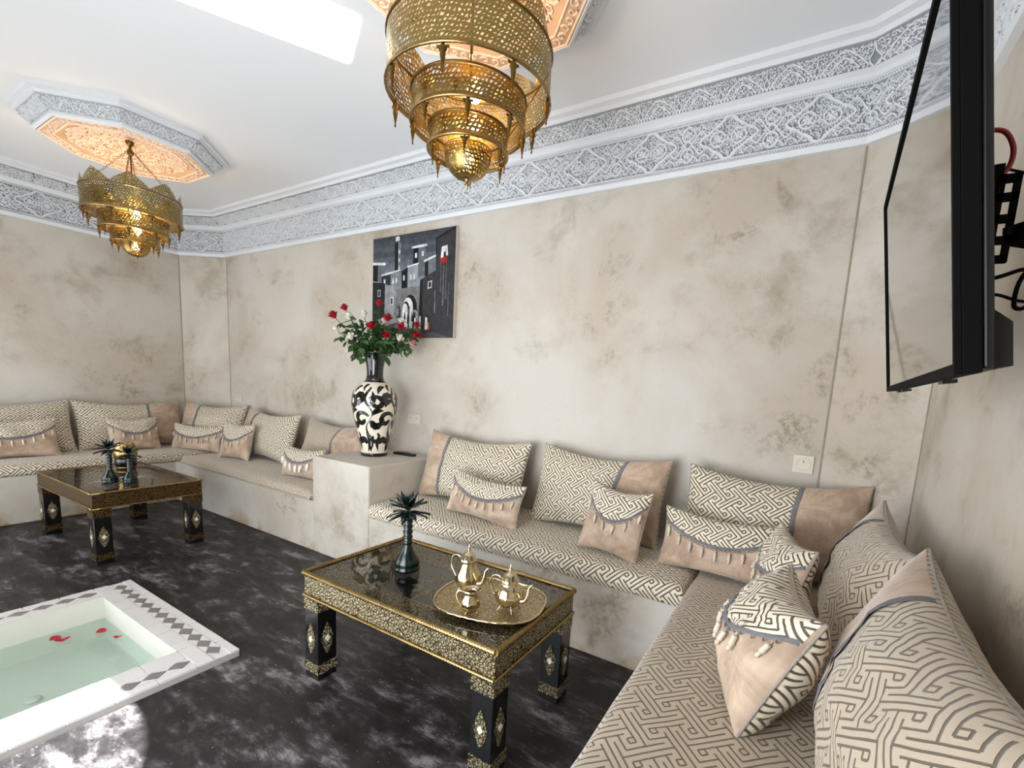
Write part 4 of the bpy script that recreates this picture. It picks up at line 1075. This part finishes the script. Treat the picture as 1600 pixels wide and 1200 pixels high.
# ------------------------------------------------------------ painting
def painting():
    x0, x1, z0, z1 = -3.405, -2.468, 1.735, 2.575; Wd, Ht = x1-x0, z1-z0
    t = thing('painting', 'unframed grey painting of a walled old town with an arch and walkers', 'painting', (x0, YB-.001, z0))
    mb = MB(); mb.box(0, Wd, -.030, 0, 0, Ht); mb.build('canvas', M['canvas'], t)
    m, tn, b = newmat('painted_greys'); at = tn.node('ShaderNodeVertexColor', layer_name='paint'); nz = tn.noise(objc(tn), 22, 4, .6)
    mul = tn.node('ShaderNodeMix', data_type='RGBA', blend_type='MULTIPLY'); mul.inputs[0].default_value = .75; tn.l.new(at.outputs[0], mul.inputs[6])
    rr = tn.ramp(nz, [(.3, (.30, .30, .30)), (.7, (1.0, 1.0, 1.0))]); tn.l.new(rr.outputs[0], mul.inputs[7]); setp(tn, b, color=mul.outputs[2], rough=.5, spec=.2)
    P = []; cols = []
    def poly(pts, c): P.append(pts); cols.append(col(c))
    # coordinates: 0..100 across, 0..100 up
    for k in range(12): poly([(0, 100-k*5), (100, 100-k*5), (100, 94.9-k*5), (0, 94.9-k*5)], ['#42454c', '#4b4e56', '#565b63', '#4a4f57', '#5e646d', '#686f78', '#757d86', '#7f878f', '#8a9198', '#92989e', '#999ea3', '#9da2a6'][k])
    poly([(0, 0), (100, 0), (100, 45), (0, 45)], '#6d6c6e'); poly([(0, 0), (100, 0), (100, 12), (0, 18)], '#55514f')
    poly([(0, 55), (16, 52), (16, 67), (0, 70)], '#b6bcc2'); poly([(0, 58), (7, 57), (7, 74), (0, 75)], '#1b1c1f'); poly([(7, 57), (16, 55), (16, 73), (7, 74)], '#70757c'); poly([(0, 74), (17, 72.5), (17, 75), (0, 76.5)], '#eef0f2')
    poly([(29, 56), (33, 56), (33, 94), (29, 92)], '#15161a'); poly([(33, 56), (36.5, 56), (36.5, 92), (33, 94)], '#7e838a'); poly([(30, 94), (35, 94), (35, 98), (30, 98)], '#e8eaec'); poly([(31.5, 98), (33.5, 98), (32.5, 101-2)], '#dddddd')
    for z in (60, 67, 74, 82): poly([(34, z), (35.6, z), (35.6, z+3.5), (34, z+3.5)], '#e2e4e6')
    poly([(12, 48), (24, 47), (24, 63), (12, 62)], '#303237'); poly([(24, 45), (36, 44), (36, 65), (24, 64)], '#8b9197'); poly([(12, 62), (24, 63.5), (37, 66), (37, 67), (24, 65.5), (12, 64)], '#e6e8ea')
    for x in (15, 26, 30): poly([(x, 54), (x+2.2, 54), (x+2.2, 59), (x, 59)], '#dfe2e4')
    poly([(52, 60), (58, 60), (58, 86), (52, 85)], '#101114'); poly([(58, 58), (67, 60), (67, 85), (58, 86)], '#6b7077'); poly([(50.5, 85), (68, 85.5), (68, 88), (50.5, 87)], '#eceef0')
    for x, z in ((54, 76), (62, 77)): poly([(x, z), (x+2.4, z), (x+2.4, z+4.5), (x, z+4.5)], '#e5e7e9')
    poly([(38, 47), (45.5, 47), (45.5, 68), (38, 65)], '#0f1013'); poly([(45.5, 47), (58, 48), (58, 70), (45.5, 68)], '#9aa0a6'); poly([(45, 68), (59, 70), (59, 71.5), (45, 69.5)], '#f0f1f2')
    for x in (40, 48.5, 52.5): poly([(x, 56), (x+2, 56), (x+2, 61), (x, 61)], '#e2e4e7')
    poly([(66, 58), (70, 58), (70, 72), (66, 71)], '#17181b'); poly([(70, 58), (80, 62), (80, 76), (70, 72)], '#777c83'); poly([(65, 71), (80, 75.5), (80, 77.5), (65, 73)], '#eceef0')
    poly([(0, 0), (15, 2), (17, 55), (0, 57)], '#26262a'); poly([(7, 42), (11, 42), (11, 49), (7, 49)], '#c9ccd0'); poly([(8, 43), (10, 43), (10, 48), (8, 48)], '#101113')
    poly([(17, 12), (33, 16), (33, 50), (17, 54)], '#a2a4a7'); poly([(24, 33), (28, 33), (28, 41), (24, 41)], '#e8e8e8'); poly([(25, 34), (27, 34), (27, 40), (25, 40)], '#111113')
    poly([(31, 10), (62, 10), (62, 50), (31, 48)], '#828181')
    arch = lambda cx, hw, zs, zt: [(cx-hw, 10), (cx+hw, 10), (cx+hw, zs)]+[(cx+hw*math.cos(a*PI/10), zs+(zt-zs)*math.sin(a*PI/10)) for a in range(1, 10)]+[(cx-hw, zs)]
    poly(arch(49, 8.5, 30, 42), '#121214'); poly(arch(46.5, 6.5, 29, 39.5), '#f1f1f1'); poly(arch(44, 4.5, 28, 36), '#1b1b1e'); poly(arch(43, 3.6, 27, 34), '#f4f4f4')
    poly([(60, 10), (100, 0), (100, 97), (79, 90), (79, 63), (61, 55)], '#3a393c'); poly([(60, 10), (64, 9), (64, 56), (61, 55)], '#141417'); poly([(79, 62), (80, 90), (100, 97), (100, 100), (78, 92)], '#1a1a1d')
    for k, (x, zlo, zhi) in enumerate(((84, 42, 70), (87, 30, 66), (90, 36, 72), (78, 24, 45), (93, 20, 50))): poly([(x, zlo), (x+1, zlo), (x+.8, zhi), (x+.2, zhi)], '#8a898b' if k % 2 else '#6c6b6e')
    poly([(84, 73), (92, 75), (91, 84), (85, 83)], '#f2f2f2'); poly([(87, 72), (90, 73), (89.5, 79), (87.3, 78)], '#1c1c1f'); poly([(84, 68), (91, 69), (92, 74), (83, 73)], '#a12a2a')
    poly([(70, 46), (75, 47), (75, 54), (70, 53)], '#cfd1d3'); poly([(71.2, 47.5), (73.8, 48), (73.8, 52.5), (71.2, 52)], '#15151a')
    r0 = random.Random(2)
    for k in range(22):
        x = r0.uniform(24, 58); z = r0.uniform(12, 24); hgt = r0.uniform(5, 9); c = r0.choice(('#e9e9e9', '#26262a', '#f0efe9', '#17171a', '#b0aeb0'))
        poly([(x-.9, z), (x+1, z), (x+.6, z+hgt*.75), (x-.5, z+hgt*.75)], c); poly([(x-.5, z+hgt*.75), (x+.6, z+hgt*.75), (x+.3, z+hgt), (x-.3, z+hgt)], '#222226')
    for x, z, hgt, c in ((54, 5, 22, '#101013'), (56, 6, 17, '#ededed'), (62, 9, 15, '#ececec'), (69, 8, 15, '#f2f2f2'), (72, 8, 9, '#c77a4a'), (70, 9, 13, '#efefef')):
        poly([(x-1.2, z), (x+1.2, z), (x+.9, z+hgt*.8), (x-.6, z+hgt*.8)], c); poly([(x-.6, z+hgt*.8), (x+.9, z+hgt*.8), (x+.3, z+hgt), (x-.2, z+hgt)], '#19191c')
    V, F, CL = [], [], []
    for k, (pl, c) in enumerate(zip(P, cols)):
        b0 = len(V); y = -.0304-.00006*k
        for x, z in pl: V.append((max(.3, min(99.7, x))*Wd/100, y, max(.3, min(99.7, z))*Ht/100))
        F.append(tuple(range(b0, len(V)))); CL += [c]*len(pl)
    me = bpy.data.meshes.new('painted_scene'); me.from_pydata(V, [], F); ca = me.color_attributes.new('paint', 'FLOAT_COLOR', 'CORNER')
    k = 0
    for f in me.polygons:
        for li in f.loop_indices: ca.data[li].color = CL[me.loops[li].vertex_index]
    me.materials.append(m); add('painted_scene', me, t)
painting()

# ------------------------------------------------------------ sockets, remote
def socket(label, x, z, n, w, h, group='wall sockets'):
    t = thing('wall_socket', label, 'socket', (x, YB-.001, z), group=group)
    mb = MB(); mb.box(-w/2, w/2, -.010, 0, -h/2, h/2); mb.build('plate', M['outlet'], t, bevel=.003)
    for k in range(n):
        cx = (k-(n-1)/2)*w/n*.95; r = min(h, w/n)*.33
        mb = MB(); mb.lathe([(r*1.1, 0), (r*1.1, .004), (r, .004), (r*.93, -.006), (0, -.006)], 24); o = mb.build('socket_well', M['outlet'], t); o.location = (cx, -.0095, 0); o.rotation_euler = (PI/2, 0, 0)
        for sx in (-1, 1):
            mb = MB(); mb.lathe([(0, 0), (r*.16, 0), (r*.16, .002), (0, .002)], 10); q = mb.build('pin_hole', M['hole'], o); q.location = (sx*r*.42, 0, -.0055)
        mb = MB(); mb.lathe([(0, 0), (r*.12, 0), (r*.12, .012), (0, .013)], 10); q = mb.build('earth_pin', M['brass'], o); q.location = (0, r*.45, -.006)
socket('single ivory wall socket above the right-bench cushions', .004, 1.070, 1, .098, .098)
socket('double ivory wall socket right of the vase', -2.895, 1.062, 2, .145, .082)
socket('double ivory wall socket in the far left corner', -5.735, 1.060, 2, .145, .072)
def remote():
    t = thing('remote_control', 'slim black remote control lying on the pedestal right of the vase', 'remote control', (-2.85, 2.68, .77), (0, 0, R(6)))
    mb = MB(); mb.box(-.105, .105, -.023, .023, .001, .020); mb.build('body', M['black'], t, bevel=.006)
    for i in range(7):
        for j in range(3): mb = MB(); mb.box(-.003, .003, -.003, .003, 0, .002); o = mb.build('button', M['hole'], t); o.location = (-.06+i*.018, -.011+j*.011, .020)
remote()

# ------------------------------------------------------------ television
def tv():
    t = thing('television', 'flat black television angled out from the right wall above the bench', 'television')
    a, b = -.0413, -.143
    Rm = Matrix.Rotation(a, 3, 'Z') @ Matrix.Rotation(b, 3, 'Y')
    # local: x towards the wall (thickness), y along (far = +), z up; origin = far lower corner of the front face
    m = Rm.to_4x4(); m.translation = (.194, 1.723, 1.446); t.matrix_world = m
    Wd, Ht = .95, .54
    mb = MB(); mb.box(.004, .024, -Wd, 0, 0, Ht); mb.build('bezel_frame', M['matt_black'], t, bevel=.002)
    for b_ in ((-Wd, 0, 0, .014), (-Wd, 0, Ht-.012, Ht), (-Wd, -Wd+.010, .014, Ht-.012), (-.010, 0, .014, Ht-.012)):
        mb = MB(); mb.box(-.003, .004, b_[0], b_[1], b_[2], b_[3]); mb.build('bezel_strip', M['matt_black'], t)
    mb = MB(); mb.box(.001, .0045, -Wd+.0095, -.0095, .0135, Ht-.0115); mb.build('screen', M['screen'], t)
    mb = MB(); mb.box(.024, .036, -Wd+.004, -.012, .004, Ht-.012); mb.build('back_shell', M['black'], t, bevel=.004)
    mb = MB(); pr = [(.036, .004), (.055, .006), (.055, .060), (.044, .072), (.036, .080)]
    mb.prism(pr, -Wd+.02, -.08, f=lambda x, z, y: (x, y, z)); mb.build('electronics_bulge', M['black'], t, weld=True)
    for yy in (-.12, -.22, -Wd+.2): mb = MB(); mb.box(.012, .030, yy-.02, yy+.02, -.006, .0); mb.build('bottom_clip', M['black'], t)
    return t
TV = tv()
def tv_mount():
    t = thing('television_bracket', 'black slotted steel wall bracket behind the television', 'bracket', (.449, 1.0, 1.72))
    B_ = lambda nm, *q: (lambda m_: (m_.box(*q), m_.build(nm, M['matt_black'], t)))(MB())
    B_('wall_plate', -.012, 0, .06, .20, -.14, .14)
    mb = MB(); mb.tube([(-.010, .12, -.06), (-.12, .04, -.06), (-.235, -.09, -.07)], .017, 4); mb.build('swivel_arm', M['matt_black'], t)
    for x in (-.266, -.250): B_('slotted_rail', x, x+.007, -.12, -.112, -.115, .0)
    for z in (-.115, -.09, -.062, -.034, -.010): B_('cross_bar', -.266, -.243, -.12, -.112, z, z+.010)
    B_('mounting_hook', -.272, -.262, -.118, -.09, -.12, .015)
tv_mount()
def cable(label, pts, r, mat):
    mb = MB(); mb.tube(curve_pts(pts, 40), r, 8); tag(mb.build('cable', mat), label, 'cable')
cable('red cable looping out behind the television', [(.150, .90, 1.787), (.174, .90, 1.787), (.187, .90, 1.779), (.196, .90, 1.757), (.194, .90, 1.735), (.182, .90, 1.720), (.160, .91, 1.71)], .0032, M['red_cable'])
cable('thin black cable running from the red loop to the wall', [(.165, .905, 1.75), (.19, .905, 1.737), (.24, .92, 1.725), (.33, .98, 1.73), (.448, 1.05, 1.74)], .0018, M['matt_black'])
cable('black cable hanging in a loop below the bracket', [(.17, .90, 1.582), (.205, .90, 1.590), (.235, .91, 1.60), (.246, .91, 1.575), (.238, .90, 1.548), (.226, .90, 1.552), (.236, .91, 1.60), (.30, .96, 1.66)], .0028, M['matt_black'])
cable('black power cable sagging low behind the television', [(.17, .90, 1.566), (.205, .90, 1.566), (.25, .92, 1.558), (.35, .98, 1.58), (.448, 1.02, 1.62)], .0022, M['matt_black'])

# ------------------------------------------------------------ sunken pool
def pool():
    t = thing('sunken_pool', 'sunken rectangular bathing pool with pale mosaic coping set in the floor', 'pool')
    ix0, ix1, iy1 = -3.42, -2.485, .91; zt = .035; iy0 = PY0+.17
    g = .003; mb = MB(); mb.box(PX0+.004, ix0-g, PY0+.004, PY1-.004, -.12, zt-.008); mb.box(ix1+g, PX1-.004, PY0+.004, PY1-.004, -.12, zt-.008); mb.box(ix0-g, ix1+g, iy1+g, PY1-.004, -.12, zt-.008); mb.box(ix0-g, ix1+g, PY0+.004, iy0-g, -.12, zt-.008)
    mb.build('coping_bed', M['grout'], t)
    mb = MB(); d = -.205; e = .0   # basin with its inner walls
    for f in (((ix0, iy0), (ix0, iy1)), ((ix0, iy1), (ix1, iy1)), ((ix1, iy1), (ix1, iy0)), ((ix1, iy0), (ix0, iy0))):
        p, q = f; mb.face([mb.vert((*p, zt-.002)), mb.vert((*q, zt-.002)), mb.vert((*q, d)), mb.vert((*p, d))])
    mb.face([mb.vert((ix0, iy0, d)), mb.vert((ix1, iy0, d)), mb.vert((ix1, iy1, d)), mb.vert((ix0, iy1, d))])
    mb.build('basin', M['basin'], t, weld=True)
    # tiles: outer row, diamond band, inner row
    def tile(poly, mat='tile_white', nm='coping_tile', h=None):
        mb = MB(); cx = sum(p[0] for p in poly)/len(poly); cy = sum(p[1] for p in poly)/len(poly)
        mb.prism([(cx+(x-cx)*.985-cx*0, cy+(y-cy)*.985) for x, y in poly], zt-.010, zt+(h or 0)+rnd.uniform(-.0006, .0006)); return mb.build(nm, M[mat], t)
    ow = .045; dw = .065     # outer width, diamond band width
    mb = MB()
    for q in ((PX0+.006, PX1-.006, PY1-.175, PY1-.006), (PX1-.21, PX1-.006, PY0+.01, PY1-.175), (PX0+.006, PX0+.155, PY0+.01, PY1-.175)): mb.box(*q, zt-.0075, zt-.0035)
    mb.build('mortar_bed', M['tile_white'], t)
    def side(p0, ux, uy, nx, ny, L, inner_w, ends=True):
        """p0 outer corner, u along, n inwards"""
        P = lambda a, b: (p0[0]+ux*a+nx*b, p0[1]+uy*a+ny*b)
        n = max(1, round(L/.14)); st = L/n
        for k in range(n):
            a0, a1 = st*k+.002, st*(k+1)-.002
            tile([P(a0, .003), P(a1, .003), P(a1, ow-.002), P(a0, ow-.002)])
            c0, c1 = (max(a0, .16), min(a1, L-.215)) if ends else (a0, a1)
            if c1-c0 > .02: tile([P(c0, ow+dw+.002), P(c1, ow+dw+.002), P(c1, inner_w), P(c0, inner_w)])
        o_ = ow if ends else 0; m = max(2, round((L-2*o_)/.092)); sd = (L-2*o_)/m
        for k in range(m):
            a = o_+sd*(k+.5); tile([P(a-sd/2+.002, ow+dw/2), P(a, ow+.002), P(a+sd/2-.002, ow+dw/2), P(a, ow+dw-.002)], 'tile_grey', 'diamond_tile')
            for s in (0, 1):
                b = ow+dw-.001 if s else ow+.001
                if k < m-1: tile([P(a+.004, b), P(a+sd/2, ow+dw/2+(.0025 if s else -.0025)), P(a+sd-.004, b)], 'tile_white', 'triangle_tile')
    side((PX0, PY1), 1, 0, 0, -1, PX1-PX0, .178)
    side((PX1, PY1-.18), 0, -1, -1, 0, 1.45, .213, False)
    side((PX0, PY1-.18), 0, -1, 1, 0, 1.45, .158, False)
    for cx0, cx1 in ((PX0, PX0+.16), (PX1-.215, PX1)): tile([(cx0+.003, PY1-.177), (cx1-.003, PY1-.177), (cx1-.003, PY1-.113), (cx0+.003, PY1-.113)])
    mb = MB(); mb.face([mb.vert(p) for p in ((ix0+.0005, iy0+.0005, -.096), (ix1-.0005, iy0+.0005, -.096), (ix1-.0005, iy1-.0005, -.096), (ix0+.0005, iy1-.0005, -.096))])
    w = mb.build('water', M['water'], t)
    mb = MB(); mb.lathe([(0, 0), (.030, 0), (.030, .008), (.024, .012), (0, .012)], 20); o = mb.build('pool_light', M['tile_white'], t); o.location = (-2.98, .52, d)
pool()
def petals():
    me = []
    for s in range(2):
        mb = MB(); mb.grid(lambda a, b: (.026*b*math.cos(2*PI*a)*(1+.15*math.sin(4*PI*a+s)), .021*b*math.sin(2*PI*a)*(1-.1*s), .003+.009*b*b*abs(math.cos(2*PI*a))+.004*s*b), 16, 4); me.append(mb.mesh('petal', M['petal']))
    for i, (x, y, lb) in enumerate(((-3.325, .685, 'red rose petal floating at the left, touching another'), (-3.275, .70, 'larger red petal floating beside the leftmost one'), (-3.235, .842, 'red rose petal floating near the back wall of the pool'), (-3.10, .872, 'small red petal floating near the pool corner'))):
        o = add('rose_petal', me[i % 2], None, (x, y, -.0955), (0, 0, i*1.3), (1.1 if i != 3 else .7,)*3); tag(o, lb, 'petal', 'red petals on the pool water')
petals()
